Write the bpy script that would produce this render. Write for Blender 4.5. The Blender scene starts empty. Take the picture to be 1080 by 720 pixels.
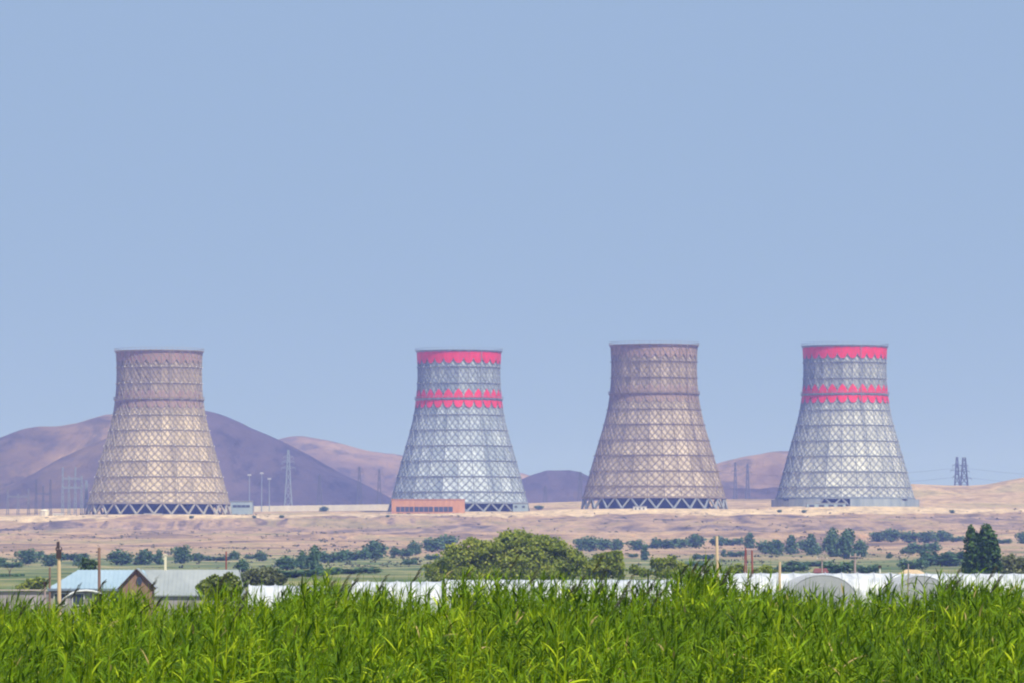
import bpy, bmesh, math, random
import numpy as np
from mathutils import Vector, Matrix

SEED = 7
random.seed(SEED)
scene = bpy.context.scene
COL = scene.collection

# ------------------------------------------------------------------ camera
F = 5400.0            # focal length in pixels of the 1080 wide photograph
ZC = 4.0
HY = 597.0            # image row of the eye level
TILT = math.atan((HY - 360.0) / F)
cam_d = bpy.data.cameras.new('camera')
cam = bpy.data.objects.new('camera', cam_d)
COL.objects.link(cam)
cam.location = (0, 0, ZC)
cam.rotation_euler = (math.radians(90) + TILT, 0, 0)
cam_d.sensor_width = 36
cam_d.lens = 36 * F / 1080
cam_d.clip_start = 1
cam_d.clip_end = 40000
scene.camera = cam


def at(px, py, Y):
    """world point seen at pixel (px, py) at depth Y"""
    dx, dy = (px - 540) / F, (360 - py) / F
    fw = math.cos(TILT) - dy * math.sin(TILT)
    up = math.sin(TILT) + dy * math.cos(TILT)
    s = Y / fw
    return Vector((dx * s, Y, ZC + up * s))


def ppm(Y):
    return F / Y


# ------------------------------------------------------------------ numpy noise
def _hash(ix, iy, seed):
    n = (ix.astype(np.int64) * 374761393 + iy.astype(np.int64) * 668265263 + seed * 1442695041) & 0x7fffffff
    n = ((n ^ (n >> 13)) * 1274126177) & 0x7fffffff
    n = n ^ (n >> 16)
    return (n & 0xffff) / 65535.0


def vnoise(x, y, seed=0):
    x = np.asarray(x, float); y = np.asarray(y, float)
    ix, iy = np.floor(x), np.floor(y)
    fx, fy = x - ix, y - iy
    fx = fx * fx * (3 - 2 * fx); fy = fy * fy * (3 - 2 * fy)
    a = _hash(ix, iy, seed); b = _hash(ix + 1, iy, seed)
    c = _hash(ix, iy + 1, seed); d = _hash(ix + 1, iy + 1, seed)
    return (a * (1 - fx) + b * fx) * (1 - fy) + (c * (1 - fx) + d * fx) * fy


def fbm(x, y, seed=0, octv=4):
    s = 0; a = 1.0; t = 0
    for k in range(octv):
        s = s + a * (vnoise(np.asarray(x) * 2 ** k, np.asarray(y) * 2 ** k, seed + k * 17) - .5)
        t += a; a *= .5
    return s / t * 2      # about -1 .. 1


def sstep(a, b, x):
    t = np.clip((np.asarray(x, float) - a) / (b - a), 0, 1)
    return t * t * (3 - 2 * t)


# ------------------------------------------------------------------ terrain
TOWERS = [(167.5, 543.0, 3040.0), (484.0, 540.0, 3150.0), (690.0, 537.0, 3060.0), (891.5, 534.5, 3100.0)]
TB = [at(*t) for t in TOWERS]
_py = [(760, 611.5), (1000, 606), (1300, 599.5), (1700, 589.5), (2200, 577), (2450, 567.5), (2600, 563), (2700, 560.5),
       (2780, 554), (2840, 550), (2900, 547.5), (2955, 543.5), (3000, 541), (3090, 540), (3200, 538.2), (3500, 532)]
_Yk = [-400, 20, 52, 60, 95, 130, 600, 700] + [p[0] for p in _py] + [4200, 12000]
_Zk = [2.0, 2.0, .4, 0, 0, -1, -1, -.9] + [ZC + (HY - p[1]) / F * p[0] for p in _py] + [44, 44]


def ground(X, Y):
    X = np.asarray(X, float); Y = np.asarray(Y, float)
    z = np.interp(Y, _Yk, _Zk)
    Xs = np.clip(X, -500, 500)
    z = z + sstep(2300, 3000, Y) * (Xs * .0078)                       # plateau climbs gently to the right
    z = z + fbm(X / 90, Y / 160, 3) * .9 * sstep(800, 1300, Y) * (1 - sstep(3300, 3600, Y) * .3)
    sc = sstep(2380, 2600, Y) * (1 - sstep(2930, 3000, Y))
    z = z + fbm(X / 45, Y / 90, 11) * 2.0 * sc + fbm(X / 12, Y / 40, 29, 3) * .8 * sc
    # broken scarps: a rocky one under the two left towers, a low orange one further right
    uu = 540 + X / np.maximum(Y, 1) * F
    left = 1 - sstep(400, 520, uu + fbm(X / 40, Y * 0, 8, 3) * 40)
    yc = 2862 + fbm(X / 70, Y * 0 + .5, 21, 4) * 42 + np.abs(fbm(X / 15, Y * 0 + 7, 23, 3)) * 46
    step = sstep(yc - 20, yc + 20, Y) - sstep(2700, 2955, Y)
    z = z + step * 5.6 * left * (.55 + .45 * sstep(-.3, .2, fbm(X / 55, Y * 0 + 4, 41, 3)))
    yc2 = 2505 + fbm(X / 80, Y * 0 + .5, 61, 4) * 60 + np.abs(fbm(X / 18, Y * 0 + 7, 63, 3)) * 40
    step2 = sstep(yc2 - 14, yc2 + 14, Y) - sstep(2400, 2640, Y)
    z = z + step2 * 2.6 * sstep(-.35, .2, fbm(X / 45, Y * 0 + 9, 67, 3))
    # rise on the right behind the last tower
    u = 540 + X / np.maximum(Y, 1) * F
    r = sstep(850, 965, u) * sstep(3180, 3720, Y) * (1 - sstep(3900, 4700, Y))
    z = z + r * (13 + 5 * sstep(1035, 1090, u) - 1.5 * sstep(960, 1010, u) * (1 - sstep(1010, 1060, u)) + fbm(X / 60, Y / 60, 5) * 1.6)
    z = z + sstep(420, 700, u) * sstep(3180, 3500, Y) * 2.6
    for b in TB:
        d = np.hypot(X - b.x, Y - b.y)
        w = 1 - sstep(52, 95, d)
        z = z * (1 - w) + b.z * w
    return z


def gz(x, y):
    return float(ground(np.array([x]), np.array([y]))[0])


_march = np.arange(720, 3600, 4.0)


def hit(px, py):
    """first place where the line of sight through a pixel meets the ground"""
    dx, dy = (px - 540) / F, (360 - py) / F
    fw = math.cos(TILT) - dy * math.sin(TILT)
    up = math.sin(TILT) + dy * math.cos(TILT)
    X = dx * _march / fw
    Z = ZC + up * _march / fw
    g = ground(X, _march)
    k = np.argmax(g >= Z)
    return Vector((X[k], _march[k], g[k]))


# ------------------------------------------------------------------ materials
def mat(name, color=(.5, .5, .5), rough=.8, spec=.3, metallic=0):
    m = bpy.data.materials.new(name)
    m.use_nodes = True
    b = m.node_tree.nodes['Principled BSDF']
    b.inputs['Base Color'].default_value = (*color, 1)
    b.inputs['Roughness'].default_value = rough
    b.inputs['Specular IOR Level'].default_value = spec
    b.inputs['Metallic'].default_value = metallic
    return m


class NT:
    def __init__(s, m):
        s.m = m; s.t = m.node_tree; s.b = s.t.nodes['Principled BSDF']

    def n(s, typ, **kw):
        x = s.t.nodes.new(typ)
        for k, v in kw.items():
            setattr(x, k, v)
        return x

    def link(s, a, b):
        s.t.links.new(a, b)

    def noise(s, vec, scale, detail=5, rough=.6, dist=0):
        x = s.n('ShaderNodeTexNoise')
        x.inputs['Scale'].default_value = scale
        x.inputs['Detail'].default_value = detail
        x.inputs['Roughness'].default_value = rough
        x.inputs['Distortion'].default_value = dist
        if vec is not None:
            s.link(vec, x.inputs['Vector'])
        return x.outputs['Fac']

    def ramp(s, fac, stops, interp='LINEAR'):
        r = s.n('ShaderNodeValToRGB')
        r.color_ramp.interpolation = interp
        e = r.color_ramp.elements
        while len(e) < len(stops):
            e.new(.5)
        for k, (p, c) in enumerate(stops):
            e[k].position = p
            e[k].color = (*c, 1) if len(c) == 3 else c
        s.link(fac, r.inputs['Fac'])
        return r.outputs['Color']

    def mapping(s, vec, scale):
        x = s.n('ShaderNodeMapping')
        x.inputs['Scale'].default_value = scale
        s.link(vec, x.inputs['Vector'])
        return x.outputs['Vector']

    def mix(s, fac, a, b, mode='MIX'):
        x = s.n('ShaderNodeMix', data_type='RGBA', blend_type=mode)
        for sock, v in ((x.inputs[0], fac), (x.inputs[6], a), (x.inputs[7], b)):
            if isinstance(v, (int, float)):
                sock.default_value = v
            elif isinstance(v, tuple):
                sock.default_value = (*v, 1)
            else:
                s.link(v, sock)
        return x.outputs[2]

    def maprange(s, v, a, b, c=0, d=1):
        x = s.n('ShaderNodeMapRange', interpolation_type='SMOOTHSTEP')
        x.inputs['From Min'].default_value = a; x.inputs['From Max'].default_value = b
        x.inputs['To Min'].default_value = c; x.inputs['To Max'].default_value = d
        s.link(v, x.inputs['Value'])
        return x.outputs['Result']

    def math(s, op, a, b=None):
        x = s.n('ShaderNodeMath', operation=op)
        for sock, v in ((x.inputs[0], a), (x.inputs[1], b)):
            if v is None:
                continue
            if isinstance(v, (int, float)):
                sock.default_value = v
            else:
                s.link(v, sock)
        return x.outputs[0]


def worn(name, c1, c2, scale=.4, rough=.8, spec=.3, metallic=0, stretch=(1, 1, .3)):
    """two-tone weathered surface"""
    m = mat(name, c1, rough, spec, metallic)
    t = NT(m)
    tc = t.n('ShaderNodeTexCoord').outputs['Object']
    v = t.mapping(tc, stretch)
    f = t.noise(v, scale, 6, .65)
    t.link(t.ramp(f, [(.3, c1), (.7, c2)]), t.b.inputs['Base Color'])
    return m


def leaf_mat(name, dark, mid, light, trans=.3, dry=None, spec=.3, rough=.5):
    m = mat(name, mid, rough, spec)
    t = NT(m)
    a = t.n('ShaderNodeAttribute', attribute_name='tint')
    stops = [(0, dark), (.5, mid), (.93, light)]
    if dry:
        stops += [(.97, dry)]
    c = t.ramp(a.outputs['Fac'], stops)
    t.link(c, t.b.inputs['Base Color'])
    tr = t.n('ShaderNodeBsdfTranslucent')
    c2 = t.mix(1.0, c, (1.0, 1.15, .55), 'MULTIPLY')
    t.link(c2, tr.inputs['Color'])
    mx = t.n('ShaderNodeMixShader')
    mx.inputs[0].default_value = trans
    out = t.t.nodes['Material Output']
    t.link(t.b.outputs[0], mx.inputs[1]); t.link(tr.outputs[0], mx.inputs[2])
    t.link(mx.outputs[0], out.inputs['Surface'])
    return m


# ------------------------------------------------------------------ mesh helpers
class MB:
    def __init__(s):
        s.v = []; s.f = []

    def quad(s, *p):
        k = len(s.v); s.v += [tuple(q) for q in p]; s.f.append(tuple(range(k, k + len(p))))

    def box(s, c, sz, rz=0):
        c = Vector(c); hx, hy, hz = sz[0] / 2, sz[1] / 2, sz[2] / 2
        ca, sa = math.cos(rz), math.sin(rz)
        k = len(s.v)
        for dz in (-hz, hz):
            for dx, dy in ((-hx, -hy), (hx, -hy), (hx, hy), (-hx, hy)):
                s.v.append((c.x + dx * ca - dy * sa, c.y + dx * sa + dy * ca, c.z + dz))
        s.f += [(k, k + 3, k + 2, k + 1), (k + 4, k + 5, k + 6, k + 7)] + [(k + i, k + (i + 1) % 4, k + 4 + (i + 1) % 4, k + 4 + i) for i in range(4)]
        return s

    def bar(s, p0, p1, w0, w1=None, n=4):
        p0, p1 = Vector(p0), Vector(p1); w1 = w0 if w1 is None else w1
        d = (p1 - p0)
        if d.length < 1e-6:
            return s
        d.normalize()
        a = d.orthogonal().normalized() if abs(d.z) > .9 else d.cross(Vector((0, 0, 1))).normalized()
        b = d.cross(a)
        k = len(s.v)
        for p, w in ((p0, w0), (p1, w1)):
            for i in range(n):
                t = 2 * math.pi * (i + .5) / n
                s.v.append(tuple(p + (a * math.cos(t) + b * math.sin(t)) * w * .5 * (1.414 if n == 4 else 1)))
        s.f += [(k + i, k + (i + 1) % n, k + n + (i + 1) % n, k + n + i) for i in range(n)]
        s.f += [tuple(range(k + n - 1, k - 1, -1)), tuple(range(k + n, k + 2 * n))]
        return s

    def lathe(s, prof, n=24, cap=False, c=(0, 0)):
        k = len(s.v)
        for r, z in prof:
            for i in range(n):
                t = 2 * math.pi * i / n
                s.v.append((c[0] + r * math.cos(t), c[1] + r * math.sin(t), z))
        for j in range(len(prof) - 1):
            for i in range(n):
                a = k + j * n
                s.f.append((a + i, a + (i + 1) % n, a + n + (i + 1) % n, a + n + i))
        if cap:
            s.f.append(tuple(range(k + n - 1, k - 1, -1)))
            s.f.append(tuple(range(k + (len(prof) - 1) * n, k + len(prof) * n)))
        return s

    def build(s, name, m, parent=None, loc=None, smooth=False):
        me = bpy.data.meshes.new(name)
        me.from_pydata([tuple(v) for v in s.v], [], s.f)
        if smooth:
            me.polygons.foreach_set('use_smooth', [True] * len(me.polygons))
        me.materials.append(m)
        return link(name, me, parent, loc)


def link(name, me, parent=None, loc=None):
    o = bpy.data.objects.new(name, me)
    COL.objects.link(o)
    if parent is not None:
        o.parent = parent
    if loc is not None:
        o.location = loc
    return o


def np_mesh(name, V, Q, m, tint=None, smooth=False):
    """V (n,3), Q (k,4) quads"""
    me = bpy.data.meshes.new(name)
    k = Q.shape[1]
    me.vertices.add(len(V)); me.vertices.foreach_set('co', V.astype(np.float32).ravel())
    me.loops.add(Q.size); me.loops.foreach_set('vertex_index', Q.astype(np.int32).ravel())
    me.polygons.add(len(Q))
    me.polygons.foreach_set('loop_start', np.arange(0, Q.size, k, dtype=np.int32))
    me.polygons.foreach_set('loop_total', np.full(len(Q), k, dtype=np.int32))
    me.update(calc_edges=True)
    if smooth:
        me.polygons.foreach_set('use_smooth', np.ones(len(Q), dtype=bool))
    if tint is not None:
        a = me.attributes.new('tint', 'FLOAT', 'FACE')
        a.data.foreach_set('value', tint.astype(np.float32))
    me.validate()
    me.materials.append(m)
    return me


def thing(name, label, cat, loc, group=None, rz=0):
    o = bpy.data.objects.new(name, None)
    COL.objects.link(o)
    o.location = loc; o.rotation_euler = (0, 0, rz)
    o.empty_display_size = 1
    tag(o, label, cat, group)
    return o


def tag(o, label, cat, group=None):
    o['label'] = label; o['category'] = cat
    if group:
        o['group'] = group
    return o


def structure(o):
    o['kind'] = 'structure'
    return o


# ------------------------------------------------------------------ light and sky
SUN_EL, SUN_AZ = math.radians(54), math.radians(150)      # azimuth clockwise from +Y: behind the camera, to the right
w = bpy.data.worlds.new('World'); scene.world = w; w.use_nodes = True
nt = w.node_tree
bg = nt.nodes['Background']
sky = nt.nodes.new('ShaderNodeTexSky'); sky.sky_type = 'NISHITA'
sky.sun_disc = False
sky.sun_elevation = SUN_EL; sky.sun_rotation = SUN_AZ
sky.altitude = 900; sky.air_density = 1.0; sky.dust_density = .3; sky.ozone_density = 3.0
tintn = nt.nodes.new('ShaderNodeMix'); tintn.data_type = 'RGBA'; tintn.blend_type = 'MULTIPLY'
tintn.inputs[0].default_value = 1.0
tintn.inputs[7].default_value = (1.75, 2.44, 3.70, 1)
gam = nt.nodes.new('ShaderNodeGamma'); gam.inputs['Gamma'].default_value = .02     # evens out the step from zenith to horizon
nt.links.new(sky.outputs[0], gam.inputs['Color'])
nt.links.new(gam.outputs[0], tintn.inputs[6])
nt.links.new(tintn.outputs[2], bg.inputs['Color'])
bg.inputs['Strength'].default_value = .14

sd = bpy.data.lights.new('sun', 'SUN'); sd.energy = 4.0; sd.angle = math.radians(.53); sd.color = (1, .95, .87)
so = bpy.data.objects.new('sun', sd); COL.objects.link(so)
sv = Vector((math.sin(SUN_AZ) * math.cos(SUN_EL), math.cos(SUN_AZ) * math.cos(SUN_EL), math.sin(SUN_EL)))
so.rotation_euler = sv.to_track_quat('Z', 'Y').to_euler()
so.location = (60, -60, 120)

vs = scene.view_settings
vs.view_transform = 'Standard'; vs.look = 'None'; vs.exposure = 0.33; vs.gamma = 1.0; vs.use_curve_mapping = False
cy = scene.cycles
cy.use_denoising = True
cy.max_bounces = 6; cy.diffuse_bounces = 3; cy.transmission_bounces = 3; cy.transparent_max_bounces = 4; cy.volume_bounces = 1
cy.filter_width = 2.1

# ------------------------------------------------------------------ air
hm = bpy.data.materials.new('haze_air'); hm.use_nodes = True
hn = hm.node_tree
hn.nodes.remove(hn.nodes['Principled BSDF'])
pv = hn.nodes.new('ShaderNodeVolumePrincipled')
pv.inputs['Color'].default_value = (.27, .35, 1.0, 1)
pv.inputs['Absorption Color'].default_value = (1, 1, 1, 1)
pv.inputs['Density'].default_value = 1.35e-4
pv.inputs['Anisotropy'].default_value = 0.0
hn.links.new(pv.outputs[0], hn.nodes['Material Output'].inputs['Volume'])
hb = MB().box((0, 3950, 88.5), (9000, 8900, 183)).build('haze', hm)
hb['kind'] = 'stuff'

# ------------------------------------------------------------------ ground
gm = mat('dry_ground', (.35, .25, .17), 1.0, .1)
t = NT(gm)
pos = t.n('ShaderNodeNewGeometry').outputs['Position']
sx = t.n('ShaderNodeSeparateXYZ'); t.link(pos, sx.inputs[0])
Yo, Xo = sx.outputs[1], sx.outputs[0]
big = t.noise(t.mapping(pos, (.011, .0065, 0)), 1, 8, .66, .5)
mid = t.noise(t.mapping(pos, (.03, .014, 0)), 1, 7, .66, .4)
fine = t.noise(t.mapping(pos, (.16, .03, .5)), 1, 5, .7)
soil = t.ramp(big, [(.34, (.11, .085, .072)), (.44, (.26, .175, .12)), (.52, (.44, .29, .185)), (.60, (.27, .22, .12)), (.68, (.40, .285, .17))])
rock = t.ramp(t.noise(t.mapping(pos, (.06, .012, 0)), 1, 5, .65, .3), [(.36, (0.085, 0.072, 0.081)), (.47, (0.187, 0.140, 0.128)), (.58, (0.357, 0.246, 0.178))])
meadow = t.ramp(mid, [(.33, (.05, .09, .035)), (.45, (.11, .15, .055)), (.55, (.24, .23, .10)), (.68, (.40, .31, .17))])
# meadows below, bare soil above, darker rock on the scarp
edge = t.math('ADD', Yo, t.math('MULTIPLY', t.math('SUBTRACT', big, .5), 1500.0))
k1 = t.maprange(edge, 1650, 1950)
c = t.mix(k1, meadow, soil)
e2 = t.math('ADD', Yo, t.math('MULTIPLY', t.math('SUBTRACT', mid, .5), 260.0))
k2 = t.math('MULTIPLY', t.maprange(e2, 2640, 2700), t.maprange(e2, 2900, 2950, 1, 0))
c = t.mix(t.math('MULTIPLY', k2, t.maprange(big, .42, .56, 1, .25)), c, rock)
k3 = t.math('MULTIPLY', t.maprange(e2, 2935, 2960), t.maprange(e2, 3030, 3090, 1, .25))
c = t.mix(t.math('MULTIPLY', k3, .85), c, t.ramp(fine, [(.3, (.50, .37, .24)), (.7, (.70, .53, .35))]))
nz = t.n('ShaderNodeSeparateXYZ'); t.link(t.n('ShaderNodeNewGeometry').outputs['Normal'], nz.inputs[0])
steep = t.maprange(nz.outputs[2], .975, .93)
bare = t.mix(t.maprange(Xo, -70, 60), t.ramp(fine, [(.35, (.12, .095, .10)), (.55, (.27, .19, .165)), (.7, (.44, .30, .22))]), t.ramp(fine, [(.35, (.36, .20, .12)), (.65, (.60, .36, .21))]))
c = t.mix(t.math('MULTIPLY', steep, .9), c, bare)
c = t.mix(.8, c, t.ramp(fine, [(.3, (.55, .55, .55)), (.5, (1, 1, 1)), (.7, (1.25, 1.22, 1.2))]), 'MULTIPLY')
t.link(c, t.b.inputs['Base Color'])

ys = np.concatenate([np.arange(-400, 0, 80.), np.arange(0, 140, 10.), np.arange(140, 700, 40.), np.arange(700, 2300, 14.),
                     np.arange(2300, 3100, 4.), np.arange(3100, 4000, 18.), np.arange(4000, 5000, 100.), np.arange(5000, 8301, 300.)])
xs = np.concatenate([np.arange(-4400, -900, 250.), np.arange(-900, -420, 30.), np.arange(-420, 421, 2.5), np.arange(450, 901, 30.), np.arange(1150, 4401, 250.)])
GX, GY = np.meshgrid(xs, ys)
GZ = ground(GX, GY)
V = np.stack([GX, GY, GZ], -1).reshape(-1, 3)
nx, ny = len(xs), len(ys)
ii, jj = np.meshgrid(np.arange(nx - 1), np.arange(ny - 1))
a0 = (jj * nx + ii).ravel()
Q = np.stack([a0, a0 + 1, a0 + nx + 1, a0 + nx], 1)
structure(link('ground', np_mesh('ground', V, Q, gm, smooth=True)))


# ------------------------------------------------------------------ hills
def hill_mat(name, stops, scale=.004):
    m = mat(name, stops[0][1], 1.0, .1)
    t = NT(m)
    p = t.n('ShaderNodeNewGeometry').outputs['Position']
    f = t.noise(t.mapping(p, (1, .6, 1.6)), scale, 8, .62, .5)
    f2 = t.noise(t.mapping(p, (1, .4, .5)), scale * 7, 5, .7)
    c = t.ramp(f, stops)
    c = t.mix(.95, c, t.ramp(f2, [(.3, (.6, .6, .62)), (.5, (1, 1, 1)), (.7, (1.25, 1.2, 1.15))]), 'MULTIPLY')
    f3 = t.noise(t.mapping(p, (1, .3, .8)), .03, 4, .75, .3)              # patches of scrub and bare rock
    c = t.mix(1.0, c, t.ramp(f3, [(.38, (1.18, 1.14, 1.1)), (.52, (1, 1, 1)), (.60, (.62, .66, .68)), (.70, (.5, .55, .55))]), 'MULTIPLY')
    t.link(c, t.b.inputs['Base Color'])
    bp = t.n('ShaderNodeBump')
    bp.inputs['Strength'].default_value = 1.0; bp.inputs['Distance'].default_value = 9.0
    t.link(t.noise(t.mapping(p, (1, .45, .6)), .022, 7, .6, .4), bp.inputs['Height'])
    t.link(bp.outputs[0], t.b.inputs['Normal'])
    return m


H_TAN = hill_mat('dry_hill_grass', [(.32, (.055, .042, .026)), (.45, (.11, .074, .042)), (.57, (.16, .104, .056)), (.7, (.25, .165, .09))])
H_DARK = hill_mat('cloud_shaded_hill', [(.32, (.055, .046, .065)), (.48, (.085, .064, .075)), (.6, (.13, .09, .08)), (.7, (.21, .14, .10))], .003)  # cloud shadow worked into the slope colour, dark and bluish
H_CONE = hill_mat('cloud_shaded_cone', [(.32, (.055, .046, .065)), (.48, (.085, .064, .075)), (.6, (.13, .09, .08)), (.7, (.21, .14, .10))], .003)  # same painted cloud shade, for the cone-shaped hill
_t = NT(H_CONE)                                     # left flank tinted tan as the lit side, the rest keeps the painted shade
_p = _t.n('ShaderNodeNewGeometry').outputs['Position']
_x = _t.n('ShaderNodeSeparateXYZ'); _t.link(_p, _x.inputs[0])
_w = _t.math('ADD', _x.outputs[0], _t.math('MULTIPLY', _t.math('SUBTRACT', _t.noise(_p, .012, 6, .65), .5), 160.0))
_old = _t.b.inputs['Base Color'].links[0].from_socket
_g = _t.ramp(_t.noise(_t.mapping(_p, (1, .5, 2.2)), .012, 7, .65), [(.35, (.05, .038, .032)), (.5, (.105, .072, .046)), (.65, (.17, .112, .064))])
_t.link(_t.mix(_t.maprange(_w, -400, -300), _g, _old), _t.b.inputs['Base Color'])
H_PINK = hill_mat('red_cinder_slope', [(.32, (.13, .085, .062)), (.5, (.22, .145, .098)), (.68, (.33, .22, .145))], .004)


def hill(ridge, Y, depth, m, label, seed, gully=1.0):
    pts = [at(px, py, Y) for px, py in ridge]
    X = np.array([p.x for p in pts]); Z = np.array([p.z for p in pts])
    x0, x1 = X[0], X[-1]
    n = 150
    u = np.linspace(x0, x1, n)
    # smooth interpolation of the ridge
    zr = np.interp(u, X, Z)
    ker = np.array([1, 2, 3, 2, 1.]); ker /= ker.sum()
    for _ in range(2):
        zr = np.convolve(np.pad(zr, 2, mode='edge'), ker, 'valid')
    zr = zr + fbm(u / 60, u * 0 + seed, seed, 5) * 3.2
    base = 36.0
    v = np.linspace(-1, 1, 61)
    VV, UU = np.meshgrid(v, u, indexing='ij')
    ZR = np.broadcast_to(zr, VV.shape)
    prof = np.where(np.abs(VV) < 1, (np.cos(VV * math.pi) * .5 + .5) ** .85, 0)
    wander = fbm(UU / 260, VV * 0 + 3.3, seed + 5, 3) * .22 * (1 - VV ** 2)
    YY = Y + (VV + wander) * depth
    h = (ZR - base) * prof
    g = fbm(UU / 60 + VV * 1.5, VV * 2.2, seed + 9, 5) * 15 * gully * np.clip(1 - np.abs(prof * 2 - 1), 0, 1) * np.clip((ZR - base) / 60, 0, 1)
    # spread sideways with depth so the hill is a cone and not a wall
    XX = UU + fbm(UU / 200, VV * 2, seed + 31, 3) * 25 * (1 - prof)
    ZZ = base + h + g - (1 - prof) * 4
    V = np.stack([XX, YY, ZZ], -1).reshape(-1, 3)
    ii, jj = np.meshgrid(np.arange(n - 1), np.arange(60))
    a0 = (jj * n + ii).ravel()
    Q = np.stack([a0, a0 + 1, a0 + n + 1, a0 + n], 1)
    o = structure(link('hill', np_mesh('hill', V, Q, m, smooth=True)))
    o['label'] = label
    return o


hill([(-220, 530), (-120, 498), (-60, 482), (0, 464), (22, 456), (42, 449.5), (62, 450), (80, 447.5), (110, 439), (150, 434), (190, 432), (225, 438), (260, 455), (320, 495), (380, 535)],
     5400, 700, H_TAN, 'tan dry hillside behind the leftmost tower', 1)
hill([(-60, 540), (-10, 521), (10, 514), (45, 498), (70, 484), (95, 473), (120, 462), (150, 448), (185, 436), (207, 432.5), (222, 434), (240, 439), (262, 447), (290, 460), (315, 473), (345, 490), (380, 508), (410, 523), (440, 538)],
     4750, 520, H_CONE, 'dark cone-shaped hill right of the leftmost tower', 2)
hill([(240, 500), (270, 474), (292, 459), (310, 456), (330, 459.5), (365, 467), (400, 474), (425, 478), (470, 486), (510, 490), (545, 495), (575, 502), (610, 514), (660, 535)],
     6300, 800, H_PINK, 'pinkish far ridge between the two left towers', 3)
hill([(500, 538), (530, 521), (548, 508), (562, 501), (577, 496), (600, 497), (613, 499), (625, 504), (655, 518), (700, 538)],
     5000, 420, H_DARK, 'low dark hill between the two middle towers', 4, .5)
hill([(660, 535), (700, 515), (740, 497), (755, 488), (780, 481), (800, 477.5), (815, 476), (835, 476), (855, 480), (880, 490), (910, 505), (950, 524), (990, 540)],
     5300, 600, H_PINK, 'pink hill between the two right towers', 5)
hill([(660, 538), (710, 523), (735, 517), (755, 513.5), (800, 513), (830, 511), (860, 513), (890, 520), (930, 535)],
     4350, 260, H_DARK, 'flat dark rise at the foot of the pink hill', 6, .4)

# ------------------------------------------------------------------ cooling towers
PX = [(72.5, 530.5), (69, 518.5), (64.8, 502.5), (60.2, 486), (55.5, 470), (50.8, 453.5), (47, 437.5), (44.6, 421.4), (43.3, 404), (43.1, 387), (43.9, 370.5)]
NB = 26


def tower_mat(name, lo, hi, top_lo, top_hi, rough=.7):
    m = mat(name, lo, rough, .3)
    t = NT(m)
    tc = t.n('ShaderNodeTexCoord').outputs['Object']
    f = t.noise(t.mapping(tc, (1, 1, .35)), .11, 7, .68, .3)
    a = t.n('ShaderNodeAttribute', attribute_name='tint').outputs['Fac']
    g = t.noise(t.mapping(tc, (.5, .5, .04)), .6, 5, .6)          # rust and rain runs
    f = t.math('ADD', t.math('ADD', t.math('MULTIPLY', f, .5), t.math('MULTIPLY', a, .25)), t.math('MULTIPLY', g, .25))
    s = t.n('ShaderNodeSeparateXYZ'); t.link(tc, s.inputs[0])
    lowc = t.ramp(f, [(.33, lo), (.62, hi)])
    topc = t.ramp(f, [(.33, top_lo), (.62, top_hi)])
    k = t.maprange(s.outputs[2], 58, 66)
    t.link(t.mix(k, lowc, topc), t.b.inputs['Base Color'])
    return m


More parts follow.
